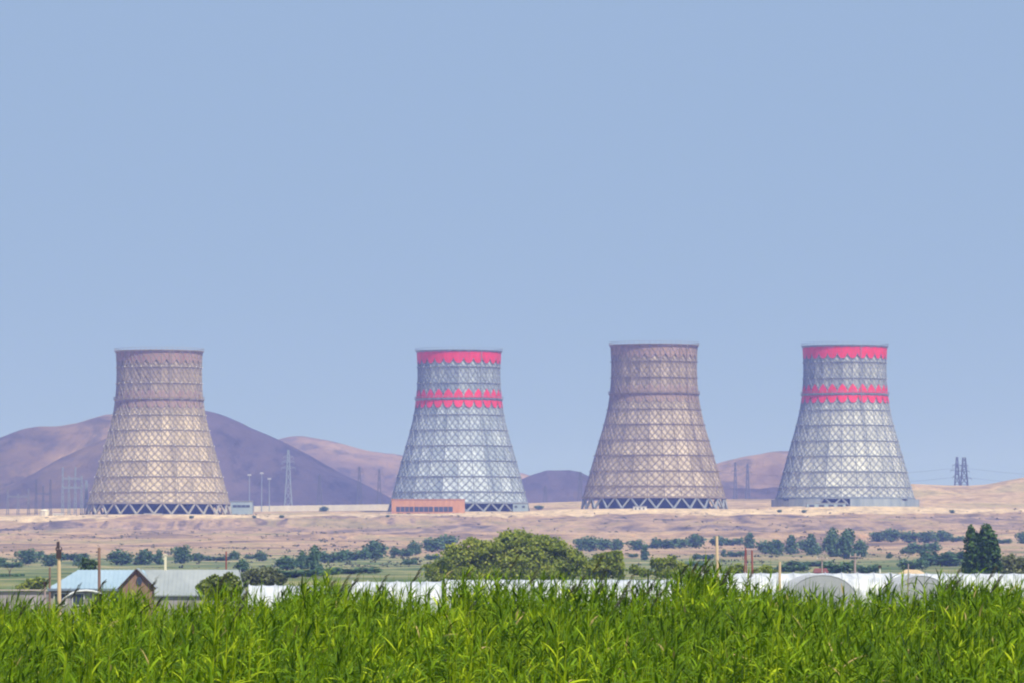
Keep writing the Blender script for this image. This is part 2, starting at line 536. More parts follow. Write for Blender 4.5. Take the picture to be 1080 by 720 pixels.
def cooling_tower(base, extra, Y, label, clad, steel, red, legm, dark, nodem, band_out, seed):
    k = 1 / ppm(Y) 
    lv = [(r * k, (540 + extra - y) * k) for r, y in PX]         # radius, height above the foot
    root = thing('cooling_tower', label, 'cooling tower', base, 'cooling towers of the power plant')
    rng = np.random.default_rng(seed)
    off = math.pi / NB * (seed % 3)

    def P(i, r, z):
        a = 2 * math.pi * i / NB + off
        return Vector((r * math.cos(a), r * math.sin(a), z))

    # cladding: every bay is a shallow inward pyramid of four sheets, plus an inner lining
    V = []; Q = []; T = []
    for j in range(len(lv) - 1):
        (r0, z0), (r1, z1) = lv[j], lv[j + 1]
        for i in range(NB):
            p = [P(i, r0, z0), P(i + 1, r0, z0), P(i + 1, r1, z1), P(i, r1, z1)]
            rm, zm = (r0 + r1) / 2, (z0 + z1) / 2
            cpt = P(i + .5, rm * math.cos(math.pi / NB) - .55, zm)
            pan = rng.random() if rng.random() > .05 else rng.choice([-.5, 1.5])
            for q in range(4):
                b = len(V)
                V += [p[q], p[(q + 1) % 4], cpt]
                Q.append((b, b + 1, b + 2)); T.append(min(1, max(0, pan * .6 + rng.random() * .4)))
    me = np_mesh('cladding', np.array([tuple(v) for v in V]), np.array(Q), clad, np.array(T))
    link('cladding', me, root)
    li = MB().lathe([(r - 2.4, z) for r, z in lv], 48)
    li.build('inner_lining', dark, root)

    # diagonal bracing standing proud of the sheets
    for j in range(len(lv) - 1):
        br = MB()
        (r0, z0), (r1, z1) = lv[j], lv[j + 1]
        for i in range(NB):
            a, b = P(i, r0 + .4, z0), P(i + 1, r1 + .4, z1)
            c, d = P(i + 1, r0 + .4, z0), P(i, r1 + .4, z1)
            mid = P(i + .5, (r0 + r1) / 2 * math.cos(math.pi / NB) + .35, (z0 + z1) / 2)
            for e in (a, b, c, d):
                br.bar(e, mid, .3)
            br.bar(P(i, r0 + .3, z0), P(i, r1 + .3, z1), .26)
            # inner diamond between the middles of the four sides
            rm, zm = (r0 + r1) / 2 + .25, (z0 + z1) / 2
            cp_ = math.cos(math.pi / NB)
            m4 = [P(i + .5, (r0 + .25) * cp_, z0), P(i + 1, rm, zm), P(i + .5, (r1 + .25) * cp_, z1), P(i, rm, zm)]
            for q in range(4):
                br.bar(m4[q], m4[(q + 1) % 4], .24)
        br.build('bracing', steel, root)
    # ring girders
    for j, (r, z) in enumerate(lv):
        rg = MB()
        wd = .42 if j not in (0, 7, 10) else 1.0
        n = NB
        for i in range(n):
            rg.bar(P(i, r + .4, z), P(i + 1, r + .4, z), wd)
        nf = len(rg.f)
        if 0 < j < 10:
            for i in range(NB):
                p = P(i, r + .75, z); sz = .5
                b = len(rg.v)
                rad = Vector((p.x, p.y, 0)).normalized(); tg = Vector((-rad.y, rad.x, 0)); up = Vector((0, 0, 1))
                rg.v += [tuple(p + rad * .5), tuple(p + tg * sz), tuple(p + up * sz), tuple(p - tg * sz), tuple(p - up * sz)]
                rg.f += [(b, b + 1, b + 2), (b, b + 2, b + 3), (b, b + 3, b + 4), (b, b + 4, b + 1), (b + 4, b + 3, b + 2, b + 1)]
        ro = rg.build('ring_girder', steel, root)
        ro.data.materials.append(nodem)
        for f_ in list(ro.data.polygons)[nf:]:
            f_.material_index = 1
    # ladder up the shell
    ld = MB()
    li_ = NB * (.80 + .02 * (seed % 3))
    for (ra, za), (rb_, zb_) in zip(lv[:-1], lv[1:]):
        for d_ in (-.04, .04):
            ld.bar(P(li_ + d_, ra + 1.1, za), P(li_ + d_, rb_ + 1.1, zb_), .13)
        for q in range(8):
            f_ = (q + .5) / 8
            rr_, zz_ = ra + (rb_ - ra) * f_, za + (zb_ - za) * f_
            ld.bar(P(li_ - .04, rr_ + 1.1, zz_), P(li_ + .04, rr_ + 1.1, zz_), .12)
    ld.build('ladder', steel, root)
    # walkways at the collar and on the rim
    for (r, z), ht in ((lv[7], 1.3), (lv[10], 1.3)):
        wk = MB()
        for i in range(NB * 2):
            i0, i1 = i / 2, (i + 1) / 2
            wk.quad(P(i0, r + .4, z + .55), P(i1, r + .4, z + .55), P(i1, r + 1.25, z + .55), P(i0, r + 1.25, z + .55))
            wk.quad(P(i0, r + .4, z + .2), P(i0, r + 1.25, z + .2), P(i1, r + 1.25, z + .2), P(i1, r + .4, z + .2))
            wk.quad(P(i0, r + 1.25, z + .2), P(i0, r + 1.25, z + .55), P(i1, r + 1.25, z + .55), P(i1, r + 1.25, z + .2))
            wk.bar(P(i0, r + 1.2, z + .55), P(i0, r + 1.2, z + .55 + ht), .13)
            wk.bar(P(i0, r + 1.2, z + .55 + ht), P(i1, r + 1.2, z + .55 + ht), .16)
        wk.build('walkway', steel, root)
    # painted bands: diamonds under the rim and round the collar
    def kite(mb, i, r_of, zc, up, dn, half, flat=False):
        out = band_out
        N = 6
        ptsu = []
        for q in range(-N, N + 1):
            f = q / N
            ptsu.append((i + f * half, f))
        for a, b in zip(ptsu[:-1], ptsu[1:]):
            zu = lambda f: zc + (up if flat else up * (1 - abs(f)) ** .55)
            zd = lambda f: zc - dn * max(0, 1 - abs(f) ** 2.4) ** .8
            mb.quad(P(a[0], r_of(zd(a[1])) + out, zd(a[1])), P(b[0], r_of(zd(b[1])) + out, zd(b[1])),
                    P(b[0], r_of(zu(b[1])) + out, zu(b[1])), P(a[0], r_of(zu(a[1])) + out, zu(a[1])))
    zs = [z for r, z in lv]; rs = [r for r, z in lv]
    rof = lambda z: float(np.interp(z, zs, rs))
    top = lv[10][1]; col = lv[7][1]
    for which in (0, 1):
        bd = MB()
        for i in range(NB):
            if which == 0:
                kite(bd, i, rof, top - 7.2 * k, 6.4 * k, 6.0 * k, .5, True)
            else:
                kite(bd, i, rof, col + 1.6 * k, 9.4 * k, .1, .5)
                kite(bd, i, rof, col - 1.0 * k, .1, 8.0 * k, .5)
        bo = bd.build('painted_band', red, root)
        bmm = bmesh.new(); bmm.from_mesh(bo.data); bmesh.ops.remove_doubles(bmm, verts=bmm.verts, dist=.02); bmm.to_mesh(bo.data); bmm.free()
    # legs: 24 open Vs on plinths
    rb, zb = lv[0]
    for i in range(NB):
        lg = MB()
        foot = P(i + .5, rb + 1.2, .4)
        lg.bar(foot, P(i, rb, zb), .95, .8)
        lg.bar(foot, P(i + 1, rb, zb), .95, .8)
        lg.box((foot.x, foot.y, .2), (1.9, 1.9, .6), math.atan2(foot.y, foot.x))
        lg.build('leg', legm, root)
    # water fill seen through the legs and the pond wall
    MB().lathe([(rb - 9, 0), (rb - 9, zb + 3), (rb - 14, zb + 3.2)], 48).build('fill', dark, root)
    MB().lathe([(rb + 3.0, -1), (rb + 3.0, .3), (rb + 2.6, .3), (rb + 2.6, -1)], 48).build('basin_wall', legm, root)
    return root, lv


steel_dark = worn('weathered_steel', (.25, .215, .175), (.38, .325, .26), .3, .7, .3)
steel_blue = worn('galvanised_steel', (.17, .20, .25), (.29, .32, .37), .3, .6, .4)
steel_brown = worn('brownish_steel', (.19, .15, .125), (.31, .25, .20), .3, .7, .3)
leg_pale = worn('pale_concrete', (.27, .26, .25), (.42, .40, .37), .5, .9, .2)
leg_blue = worn('grey_concrete', (.20, .23, .27), (.33, .35, .38), .5, .9, .2)
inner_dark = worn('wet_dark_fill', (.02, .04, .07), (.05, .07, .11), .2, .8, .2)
node_white = mat('node_light', (.72, .68, .62), .6)
node_grey = mat('node_grey', (.45, .47, .5), .6)
node_brown = mat('node_brown', (.16, .12, .12), .6)
red_fresh = worn('red_paint', (.50, .03, .05), (.84, .022, .07), .45, .6, .3, stretch=(1, 1, .25))
red_faded = worn('faded_red_paint', (.27, .15, .14), (.38, .25, .22), .2, .8, .2)
red_faded2 = worn('very_faded_red_paint', (.28, .185, .165), (.40, .28, .24), .2, .8, .2)

cl1 = tower_mat('beige_sheet', (.33, .265, .195), (.69, .565, .42), (.27, .21, .17), (.51, .41, .325))
cl2 = tower_mat('blue_grey_sheet', (.24, .295, .37), (.57, .63, .71), (.22, .27, .35), (.49, .55, .61))
cl3 = tower_mat('brown_sheet', (.29, .235, .185), (.60, .50, .405), (.28, .225, .18), (.57, .47, .38))
cl4 = tower_mat('pale_grey_sheet', (.29, .305, .315), (.67, .66, .62), (.27, .29, .31), (.56, .57, .565))

T1, LV = cooling_tower(TB[0], 2.8, 3040, 'leftmost cooling tower, beige lattice with faded bands on open V legs', cl1, steel_dark, red_faded, leg_pale, inner_dark, node_white, .14, 3)
T2, _ = cooling_tower(TB[1], 0, 3150, 'blue-grey cooling tower with two red bands, brick building at its foot', cl2, steel_blue, red_fresh, leg_blue, inner_dark, node_grey, .46, 4)
T3, _ = cooling_tower(TB[2], 2.8, 3060, 'brown lattice cooling tower standing between the two red-banded towers', cl3, steel_brown, red_faded2, leg_blue, inner_dark, node_brown, .14, 5)
T4, _ = cooling_tower(TB[3], -.5, 3100, 'pale grey cooling tower with two red bands and a low skirt wall round its foot', cl4, steel_blue, red_fresh, leg_blue, inner_dark, node_grey, .46, 6)
T1.scale = (1.025, 1.025, 1.0); T3.scale = (1.03, 1.03, 1.0)
# T4 skirt
sk = MB(); rb = LV[0][0]
for i in range(48):
    if i in (33, 34, 35):
        continue
    a0_, a1_ = 2 * math.pi * i / 48, 2 * math.pi * (i + 1) / 48
    R = rb + 4.0
    hgt = 4.6 if i % 7 else 3.6
    p = [Vector((R * math.cos(a), R * math.sin(a), 0)) for a in (a0_, a1_)]
    q = [Vector(((R - .5) * math.cos(a), (R - .5) * math.sin(a), 0)) for a in (a0_, a1_)]
    h = Vector((0, 0, hgt)); d = Vector((0, 0, -1))
    sk.quad(p[0] + d, p[1] + d, p[1] + h, p[0] + h); sk.quad(q[1] + d, q[0] + d, q[0] + h, q[1] + h)
    sk.quad(p[0] + h, p[1] + h, q[1] + h, q[0] + h)
sk.build('skirt_wall', worn('blue_grey_panel', (.16, .21, .27), (.40, .44, .48), .22, .7, stretch=(1, 1, .1)), T4)


# ------------------------------------------------------------------ plateau buildings
def simple_building(name, label, cat, px0, px1, py_top, py_base, Y, depth, wallm, roofm, windows=None, winm=None, over=.6, rows=None, doors=()):
    p0, p1 = at(px0, py_base, Y), at(px1, py_base, Y)
    wdt = p1.x - p0.x
    h = at(px0, py_top, Y).z - p0.z
    root = thing(name, label, cat, ((p0.x + p1.x) / 2, Y, p0.z))
    MB().box((0, depth / 2, h / 2 - 2), (wdt, depth, h + 4 - .35)).build('wall', wallm, root)
    MB().box((0, depth / 2, h), (wdt + over, depth + over, .35)).build('roof', roofm, root)
    if windows:
        for f0, f1, z0, z1 in windows:
            cx = (-.5 + (f0 + f1) / 2) * wdt
            fr = MB()
            ww, hh = (f1 - f0) * wdt, (z1 - z0) * h
            zc = (z0 + z1) / 2 * h
            fr.box((cx, -.06, zc), (ww, .1, hh))
            wo = fr.build('window', winm, root)
            mu = MB()
            n = max(1, int(ww / 2.5))
            for q in range(n + 1):
                mu.box((cx - ww / 2 + ww * q / n, -.16, zc), (.25, .1, hh))
            mu.build('mullion', wallm, wo)
    return root


glass_dark = mat('dark_glass', (.05, .06, .09), .25, .5)
brick_m = worn('orange_brick', (.44, .20, .10), (.60, .31, .17), .6, .9)
roof_g = worn('grey_roof_felt', (.26, .27, .29), (.36, .36, .37), .3)
white_w = worn('white_render', (.62, .60, .56), (.8, .77, .72), .3)
blue_w = worn('pale_blue_render', (.26, .34, .41), (.36, .43, .48), .3)
simple_building('brick_building', 'long orange brick building with dark window strip before the second tower', 'building', 413, 490, 526, 541, 3060, 14, brick_m, brick_m,
                [(.06, .30, .12, .48), (.31, .57, .12, .48), (.58, .84, .12, .48)], glass_dark)
simple_building('low_building', 'low pale blue building beside the foot of the leftmost tower', 'building', 243, 266, 528, 538, 3120, 12, blue_w, roof_g, [(.1, .9, .35, .6)], glass_dark)
simple_building('storage_building', 'tiny white flat building left of the leftmost tower', 'building', 56, 66, 541.3, 546, 3000, 6, white_w, white_w, [(.12, .3, .2, .7), (.6, .78, .2, .7)], glass_dark)
simple_building('pump_house', 'small grey pump house at the right end of the second tower', 'building', 541, 557, 530, 537, 3120, 10, blue_w, roof_g, [(.1, .3, .3, .6), (.6, .8, .3, .6)], glass_dark)
simple_building('gate_house', 'small dark-roofed white building on the rise right of the last tower', 'building', 999, 1008, 527.5, 532, 3330, 8, white_w, mat('dark_roof', (.08, .07, .08), .8), [(.2, .45, .2, .6)], glass_dark)
simple_building('service_building', 'small white service building inside the left foot of the third tower', 'building', 668, 682, 533.5, 538, 2990, 6, white_w, roof_g, [(.1, .25, .3, .7), (.4, .55, .3, .7), (.7, .85, .3, .7)], glass_dark)
simple_building('block_building', 'pale grey low block before the foot of the last tower', 'building', 851, 892, 530, 535.8, 3040, 9, blue_w, roof_g, [(.05, .2, .3, .7), (.3, .45, .3, .7), (.55, .7, .3, .7), (.78, .93, .3, .7)], glass_dark)
simple_building('store_building', 'pale low store between the V legs of the leftmost tower', 'building', 152, 170, 541, 545, 2984, 6, white_w, roof_g, [(.1, .3, .2, .7), (.6, .8, .2, .7)], glass_dark)

# storage tank
p = at(47, 546, 3010)
tk = thing('storage_tank', 'pale beige round storage tank left of the leftmost tower', 'tank', p)
tm = worn('tank_paint', (.60, .54, .44), (.74, .68, .58), .2)
MB().lathe([(0, -2), (2.7, -2), (2.7, 4.2)], 24).build('shell', tm, tk)
MB().lathe([(2.85, 4.2), (2.85, 4.4), (1.0, 5.2), (0, 5.3)], 24).build('roof', tm, tk)
ld = MB()
for q in (-.25, .25):
    ld.bar((q, -2.95, 0), (q, -2.95, 4.4), .07)
for q in range(9):
    ld.bar((-.25, -2.95, .4 + q * .45), (.25, -2.95, .4 + q * .45), .05)
ld.build('ladder', steel_dark, tk)

# long pale perimeter wall behind the second tower
wl = MB(); p0, p1 = at(262, 537, 3260), at(411, 535, 3260)
N = 26
pm = worn('pale_concrete_panel', (.52, .47, .42), (.68, .62, .55), .12)
wr = thing('perimeter_wall', 'long pale concrete wall between the two left towers', 'wall', ((p0.x + p1.x) / 2, 3260, p0.z))
L = p1.x - p0.x
for q in range(N):
    x = -L / 2 + L * (q + .5) / N
    wl.box((x, 0, .3 + (p1.z - p0.z) * (q / N)), (L / N - .25, .25, 4.0))
wl.build('panel', pm, wr)
wp = MB()
for q in range(N + 1):
    x = -L / 2 + L * q / N
    wp.box((x, -.05, .4 + (p1.z - p0.z) * (q / N)), (.3, .4, 4.4))
wp.build('post', pm, wr)


# ------------------------------------------------------------------ pylons and masts
def lattice(mb, x, y, z0, h, w0, w1, n, th, arms=()):
    lv = [h * (1 - (1 - q / n) ** 1.15) for q in range(n + 1)]
    cs = lambda z: (w0 + (w1 - w0) * (z / h) ** .8) / 2
    for q in range(n):
        za, zb = lv[q], lv[q + 1]
        a, b = cs(za), cs(zb)
        cor = [(-1, -1), (1, -1), (1, 1), (-1, 1)]
        for e in range(4):
            c0, c1 = cor[e], cor[(e + 1) % 4]
            mb.bar((x + c0[0] * a, y + c0[1] * a, z0 + za), (x + c0[0] * b, y + c0[1] * b, z0 + zb), th)
            mb.bar((x + c0[0] * a, y + c0[1] * a, z0 + za), (x + c1[0] * b, y + c1[1] * b, z0 + zb), th * .6)
            mb.bar((x + c1[0] * a, y + c1[1] * a, z0 + za), (x + c0[0] * b, y + c0[1] * b, z0 + zb), th * .6)
            mb.bar((x + c0[0] * b, y + c0[1] * b, z0 + zb), (x + c1[0] * b, y + c1[1] * b, z0 + zb), th * .6)


def pylon(label, px, py_top, py_base, Y, m, w0, w1, arms, th=.4, group=None, armz=None):
    b = at(px, py_base, Y); b.z = min(b.z, gz(b.x, Y)) if Y < 4200 else b.z
    h = at(px, py_top, Y).z - b.z
    root = thing('power_pylon', label, 'pylon', b, group)
    mb = MB(); lattice(mb, 0, 0, 0, h, w0, w1, max(5, int(h / 5)), th)
    mb.build('mast', m, root)
    for f, s in arms:
        am = MB()
        z = h * f
        for sg in (-1, 1):
            am.bar((0, -.5, z), (sg * s, 0, z + .2), th * .8, th * .5); am.bar((0, .5, z), (sg * s, 0, z + .2), th * .8, th * .5)
            am.bar((0, 0, z + 1.8), (sg * s, 0, z + .2), th * .6, th * .4)
        ar = am.build('crossarm', m, root)
        ins = MB()
        for sg in (-1, 1):
            for q in range(6):
                ins.bar((sg * s, 0, z + .1 - q * .3), (sg * s, 0, z - .1 - q * .3), .34, .22, 6)
        ins.build('insulator', m, ar)
    return root, h


py_pale = mat('pale_galvanised', (.26, .31, .37), .5, .4)
py_dark = mat('dark_galvanised', (.10, .11, .15), .6, .4)
G1 = 'power pylons around the plant'
pylon('tall pale pylon standing before the dark hill, between the two left towers', 304, 474, 538, 3350, py_pale, 5.5, .9, [(.80, 4.0), (.88, 3.3), (.70, 4.6)], .36, G1)
pylon('thin dark pylon on the dark hillside, midway between the two left towers', 337, 500, 537, 3500, py_dark, 4, .8, [(.85, 3), (.94, 2)], .36, G1)
pylon('thin dark pylon before the dark hill, nearest to the second tower', 400, 494, 536, 3500, py_dark, 3.6, .7, [(.86, 2.6), (.94, 2)], .3, G1)
pylon('thin dark pylon before the dark hill, second from the second tower', 379, 492, 536, 3500, py_dark, 4.2, .8, [(.86, 2.8), (.95, 2)], .36, G1)
pylon('slender pylon before the pink hill, left one of two there', 775.5, 487, 512, 4150, py_dark, 4, .8, [(.82, 3), (.93, 2.4)], .4, G1)
pylon('slender pylon before the pink hill, right one of two there', 788.5, 489, 512, 4150, py_dark, 4.6, .9, [(.82, 3.2), (.93, 2.6)], .5, G1)
pylon('dark pylon against the low dark hill beside the third tower', 612, 497, 531, 3500, py_dark, 4, 1, [(.8, 3), (.92, 2.4)], .36, G1)
pylon('short dark pylon before the low dark hill, near the second tower', 575, 512, 532, 3500, py_dark, 3, .7, [(.85, 2)], .32, G1)
pylon('tall slim pylon on the right skyline, left of its wider neighbour', 1009.5, 481.5, 519, 3720, py_dark, 4.6, 1.0, [(.62, 5.0), (.76, 3.4), (.44, 3.2)], .5, G1)
pylon('wide double-armed pylon on the right skyline, right of the slim one', 1017, 482, 519, 3730, py_dark, 6.5, 1.9, [(.60, 4.0), (.76, 3.0), (.40, 5.4)], .55, G1)
# conductors from the skyline pylons
pl = MB()
for dz, sg in ((0, -1), (6, 1)):
    a = at(1013, 502, 3725); a.z += dz
    for side in (-1, 1):
        prev = None
        for q in range(0, 25):
            u = q / 24
            pnt = Vector((a.x + side * u * 170, 3725 + u * 120, a.z - 18 * u * (1 - u) - (1 - u) * 0 + dz * .1 - u * 1.5))
            if prev is not None:
                pl.bar(prev, pnt, .13)
            prev = pnt
tag(pl.build('power_line', py_dark), 'faint power lines running off the skyline pylons', 'power line')


def lamp_mast(label, px, py_top, py_base, Y):
    b = at(px, py_base, Y); b.z = min(b.z, gz(b.x, Y))
    h = at(px, py_top, Y).z - b.z
    root = thing('floodlight_mast', label, 'mast', b, 'floodlight masts beside the leftmost tower')
    MB().bar((0, 0, 0), (0, 0, h), .6, .36, 8).build('pole', py_pale, root)
    hd = MB()
    hd.box((0, 0, h), (2.4, .8, .25))
    for q in (-.8, 0, .8):
        hd.box((q, -.3, h + .5), (.6, .5, .8))
    hd.build('lamp_head', mat('lamp_white', (.5, .52, .54), .4), root)


lamp_mast('pale mast right of the leftmost tower, leftmost of three', 263, 501, 538, 3250)
lamp_mast('pale mast right of the leftmost tower, tallest and middle of three', 276, 499, 538, 3250)
lamp_mast('pale mast right of the leftmost tower, rightmost of three', 284, 505, 538, 3250)


# substation gantry left of the first tower
def gantry(label, px0, px1, py_top, beams, Y, m, cols):
    b = at((px0 + px1) / 2, 546, Y); b.z = gz(b.x, Y)
    root = thing('substation_gantry', label, 'gantry', b, 'substation gantries left of the towers')
    wd = (px1 - px0) / ppm(Y)
    h = at(px0, py_top, Y).z - b.z
    for q in range(cols):
        x = -wd / 2 + wd * q / (cols - 1)
        mb = MB(); lattice(mb, x, 0, 0, h * (.82 if q % 2 else 1), 1.6, .6, 8, .16)
        mb.build('column', m, root)
    for py in beams:
        z = at(px0, py, Y).z - b.z
        mb = MB()
        for dz in (0, .9):
            for dy in (-.4, .4):
                mb.bar((-wd / 2, dy, z + dz), (wd / 2, dy, z + dz), .24)
        n = int(wd / 1.2)
        for q in range(n):
            xa, xb = -wd / 2 + wd * q / n, -wd / 2 + wd * (q + 1) / n
            mb.bar((xa, -.4, z), (xb, -.4, z + .9), .16); mb.bar((xa, .4, z + .9), (xb, .4, z), .16)
        mb.build('beam', m, root)


gantry('pale blue lattice gantry with two beams left of the leftmost tower', 66, 86, 492, (505, 514.5), 3120, py_pale, 4)
gantry('dark lattice gantry farther left of the pale one', 38, 53, 505, (521,), 3150, py_dark, 3)
gantry('low faint gantry near the left edge of the plateau', 8, 30, 515, (524,), 3160, mat('dull_steel', (.2, .21, .25), .6), 3)
pylon('slim pale pylon between the pale gantry and the leftmost tower', 91, 506, 545, 3110, py_pale, 2.6, .7, [(.85, 2)], .3, G1)

# ------------------------------------------------------------------ trees
def rnd_unit(rng, n):
    v = rng.normal(size=(n, 3)); return v / np.linalg.norm(v, axis=1)[:, None]


def crown_mesh(name, seed, blobs, nleaf, ls, m, zmin=.05, elong=1.5):
    """blobs: list of (x,y,z,rx,ry,rz); leaves scattered through an uneven shell of each"""
    rng = np.random.default_rng(seed)
    vol = np.array([b[3] * b[5] for b in blobs]); vol = vol / vol.sum()
    pick = rng.choice(len(blobs), nleaf, p=vol)
    B = np.array(blobs)[pick]
    d = rnd_unit(rng, nleaf)
    rr = rng.random(nleaf) ** .35 * (1 + rng.normal(size=nleaf) * .07)
    # lumps: push the shell in and out by direction
    lump = 1 + .16 * np.sin(d[:, 0] * 5 + B[:, 0] * 9) * np.sin(d[:, 2] * 6 + B[:, 1] * 7) + .10 * np.sin(d[:, 1] * 11 + d[:, 2] * 9 + pick)
    c = B[:, :3] + d * B[:, 3:6] * (rr * lump)[:, None]
    c[:, 2] = np.maximum(c[:, 2], zmin + rng.random(nleaf) * .04)
    nrm = d * .7 + rnd_unit(rng, nleaf) * .9; nrm[:, 2] += .25
    nrm /= np.linalg.norm(nrm, axis=1)[:, None]
    a = np.cross(nrm, rnd_unit(rng, nleaf)); a /= np.linalg.norm(a, axis=1)[:, None] + 1e-9
    b = np.cross(nrm, a)
    s = (ls * (.6 + .8 * rng.random(nleaf)))[:, None]
    V = np.stack([c - a * s * elong * .5, c - b * s * .5 + nrm * s * .12, c + a * s * elong * .5, c + b * s * .5 + nrm * s * .12], 1).reshape(-1, 3)
    Q = np.arange(nleaf * 4).reshape(-1, 4)
    tint = np.clip(rng.random(nleaf) * .6 + .4 * vnoise(c[:, 0] / (ls * 9) + seed, c[:, 2] / (ls * 9) + c[:, 1] / (ls * 13), seed), 0, .92)
    return np_mesh(name, V, Q, m, tint)


def trunk_mesh(name, m, h, r, limbs, seed):
    rng = random.Random(seed)
    mb = MB()
    mb.bar((0, 0, -.03 * h), (0, 0, h * .5), r * 2, r * 1.5, 7)
    mb.bar((0, 0, h * .5), (.06 * h, .02 * h, h), r * 1.5, r * .7, 7)
    for p in limbs:
        q = Vector(p) * .5 + Vector((0, 0, h * .25))
        mb.bar((0, 0, h * .45), q, r * 1.1, r * .8, 6)
        mb.bar(q, p, r * .8, r * .25, 6)
    me = bpy.data.meshes.new(name)
    me.from_pydata(mb.v, [], mb.f); me.materials.append(m)
    return me


bark = worn('bark', (.09, .065, .045), (.16, .12, .085), 3, .95, .1)
L_FAR = leaf_mat('far_foliage', (.04, .095, .05), (.085, .17, .08), (.15, .25, .10), .25)
L_OLIVE = leaf_mat('olive_foliage', (.10, .14, .014), (.25, .30, .028), (.42, .42, .06), .35)
L_DARK = leaf_mat('dark_foliage', (.025, .06, .012), (.055, .12, .022), (.13, .20, .04), .2)
L_GREY = leaf_mat('greyish_foliage', (.07, .09, .03), (.15, .17, .06), (.25, .26, .10), .25)


def unit_blobs(seed, kind):
    rng = random.Random(seed)
    bl = []
    if kind == 'round':
        bl.append((0, 0, .46, .36, .36, .46))
        bl.append((0, -.1, .2, .36, .3, .2))
        for _ in range(9):
            a = rng.random() * 6.28; r = .16 + .16 * rng.random()
            bl.append((math.cos(a) * r, math.sin(a) * r, .24 + .5 * rng.random(), .2 + .06 * rng.random(), .2, .2 + .06 * rng.random()))
    elif kind == 'tall':
        for k in range(8):
            z = .14 + .68 * k / 7
            bl.append((rng.uniform(-.12, .12), rng.uniform(-.1, .1), z, .34 * (1.1 - z * .55), .3 * (1.1 - z * .5), .2))
    else:
        for k in range(8):
            x = -.36 + .72 * k / 7
            bl.append((x, rng.uniform(-.1, .1), .38 + rng.uniform(-.1, .12), .17, .22, .36 + rng.uniform(-.1, .14)))
    return bl


VAR = []
for k, kind in enumerate(['round', 'round', 'round', 'tall', 'tall', 'low', 'low', 'round']):
    cm = crown_mesh('crown', 40 + k, unit_blobs(90 + k, kind), 900, .085, L_FAR, .04)
    tm_ = trunk_mesh('trunk', bark, .55, .035, [(.2, .05, .62), (-.22, .03, .6), (.03, -.2, .66)], k)
    VAR.append((kind, cm, tm_))


def far_tree(name, label, cat, px, py, w, h, group, kind=None, Y=None):
    if Y is None:
        p = hit(px, py)
    else:
        p = at(px, py, Y); p.z = min(p.z, gz(p.x, Y))
    s = 1 / ppm(p.y)
    if kind is None:
        kind = 'low' if w > 1.75 * h else ('tall' if h > 1.15 * w else 'round')
    v = random.choice([q for q in VAR if q[0] == kind])
    root = thing(name, label, cat, p, group, random.uniform(-.5, .5))
    c = link('crown', v[1], root); t = link('trunk', v[2], root)
    sc_ = (w * s * 1.42, w * s * 1.2, h * s * 1.2)
    c.scale = sc_; t.scale = sc_
    return root


ORD = ['leftmost', 'second', 'third', 'fourth', 'fifth', 'sixth', 'seventh', 'eighth', 'ninth', 'tenth', 'eleventh', 'twelfth']
STRETCH = [
    ('behind the blue roof', [(1, 597, 9, 9), (13, 598.5, 16, 6), (28, 594.5, 20, 14), (41, 587, 10, 6), (52, 597, 18, 12), (75, 590.5, 26, 8), (85, 597, 13, 12)]),
    ('above the grey roof', [(128, 595.5, 25, 15), (153, 595.5, 18, 15), (167, 595, 11, 13), (191, 594, 18, 17), (209, 591.5, 13, 8), (229, 591, 24, 5)]),
    ('below the first tower\'s right edge', [(248, 590, 11, 9), (256, 603, 13, 13), (266, 589, 12, 4), (276, 591.5, 13, 10), (303, 601, 22, 14), (318, 600, 12, 16), (331, 603, 17, 23)]),
    ('in the row left of the olive tree', [(350, 593, 23, 12), (375, 590.5, 22, 11), (396, 589.5, 24, 18), (424, 586.5, 18, 10), (438, 585, 14, 14), (456, 582, 20, 14), (471, 581, 20, 16)]),
    ('just above the left white tunnels', [(310, 609, 50, 9), (345, 606, 20, 8), (372, 605, 42, 7), (432, 595.5, 11, 6), (456, 590, 11, 6)]),
    ('in the row left of the cream pole', [(612, 580, 12, 12), (622, 581.5, 16, 15), (636, 580.5, 16, 12), (651, 580, 13, 11), (671, 580, 17, 10), (685, 577.5, 10, 4), (700, 578, 21, 11), (717, 577.5, 14, 9), (734, 577, 19, 13)]),
    ('on the meadow left of the cream pole', [(668, 587.5, 8, 4), (680, 590.5, 9, 13), (742, 589.5, 16, 6), (722, 597, 30, 5)]),
    ('just right of the cream pole', [(757, 575.5, 15, 10), (773, 575, 17, 8), (763, 587, 6, 7), (777, 587, 15, 6), (791, 578, 12, 14)]),
    ('right of the red posts', [(807, 584, 17, 13), (820, 585, 16, 15), (835, 584, 14, 17), (847, 580, 12, 10), (856, 585, 15, 19), (862, 584, 12, 9)]),
    ('in the clump under the last tower', [(877, 587, 17, 25), (893, 589, 21, 26), (908, 587, 15, 17)]),
    ('in the hedge row left of the poplar', [(926, 571, 17, 10), (940, 571.5, 17, 13), (958, 572, 19, 11), (976, 572, 19, 11), (994, 571, 19, 11), (1009, 571, 12, 6)]),
    ('below that hedge row', [(938, 588.5, 6, 5), (958, 584, 13, 6), (974, 583, 26, 11), (993, 597, 36, 17), (963, 601, 22, 12), (1010, 590, 18, 9)]),
    ('behind the grey tunnel ends', [(885, 605, 26, 13), (915, 604.5, 22, 9), (850, 597, 32, 6), (836, 603, 26, 8)]),
    ('right of the dark poplar', [(1058, 573, 13, 5), (1078, 573, 12, 11)]),
]
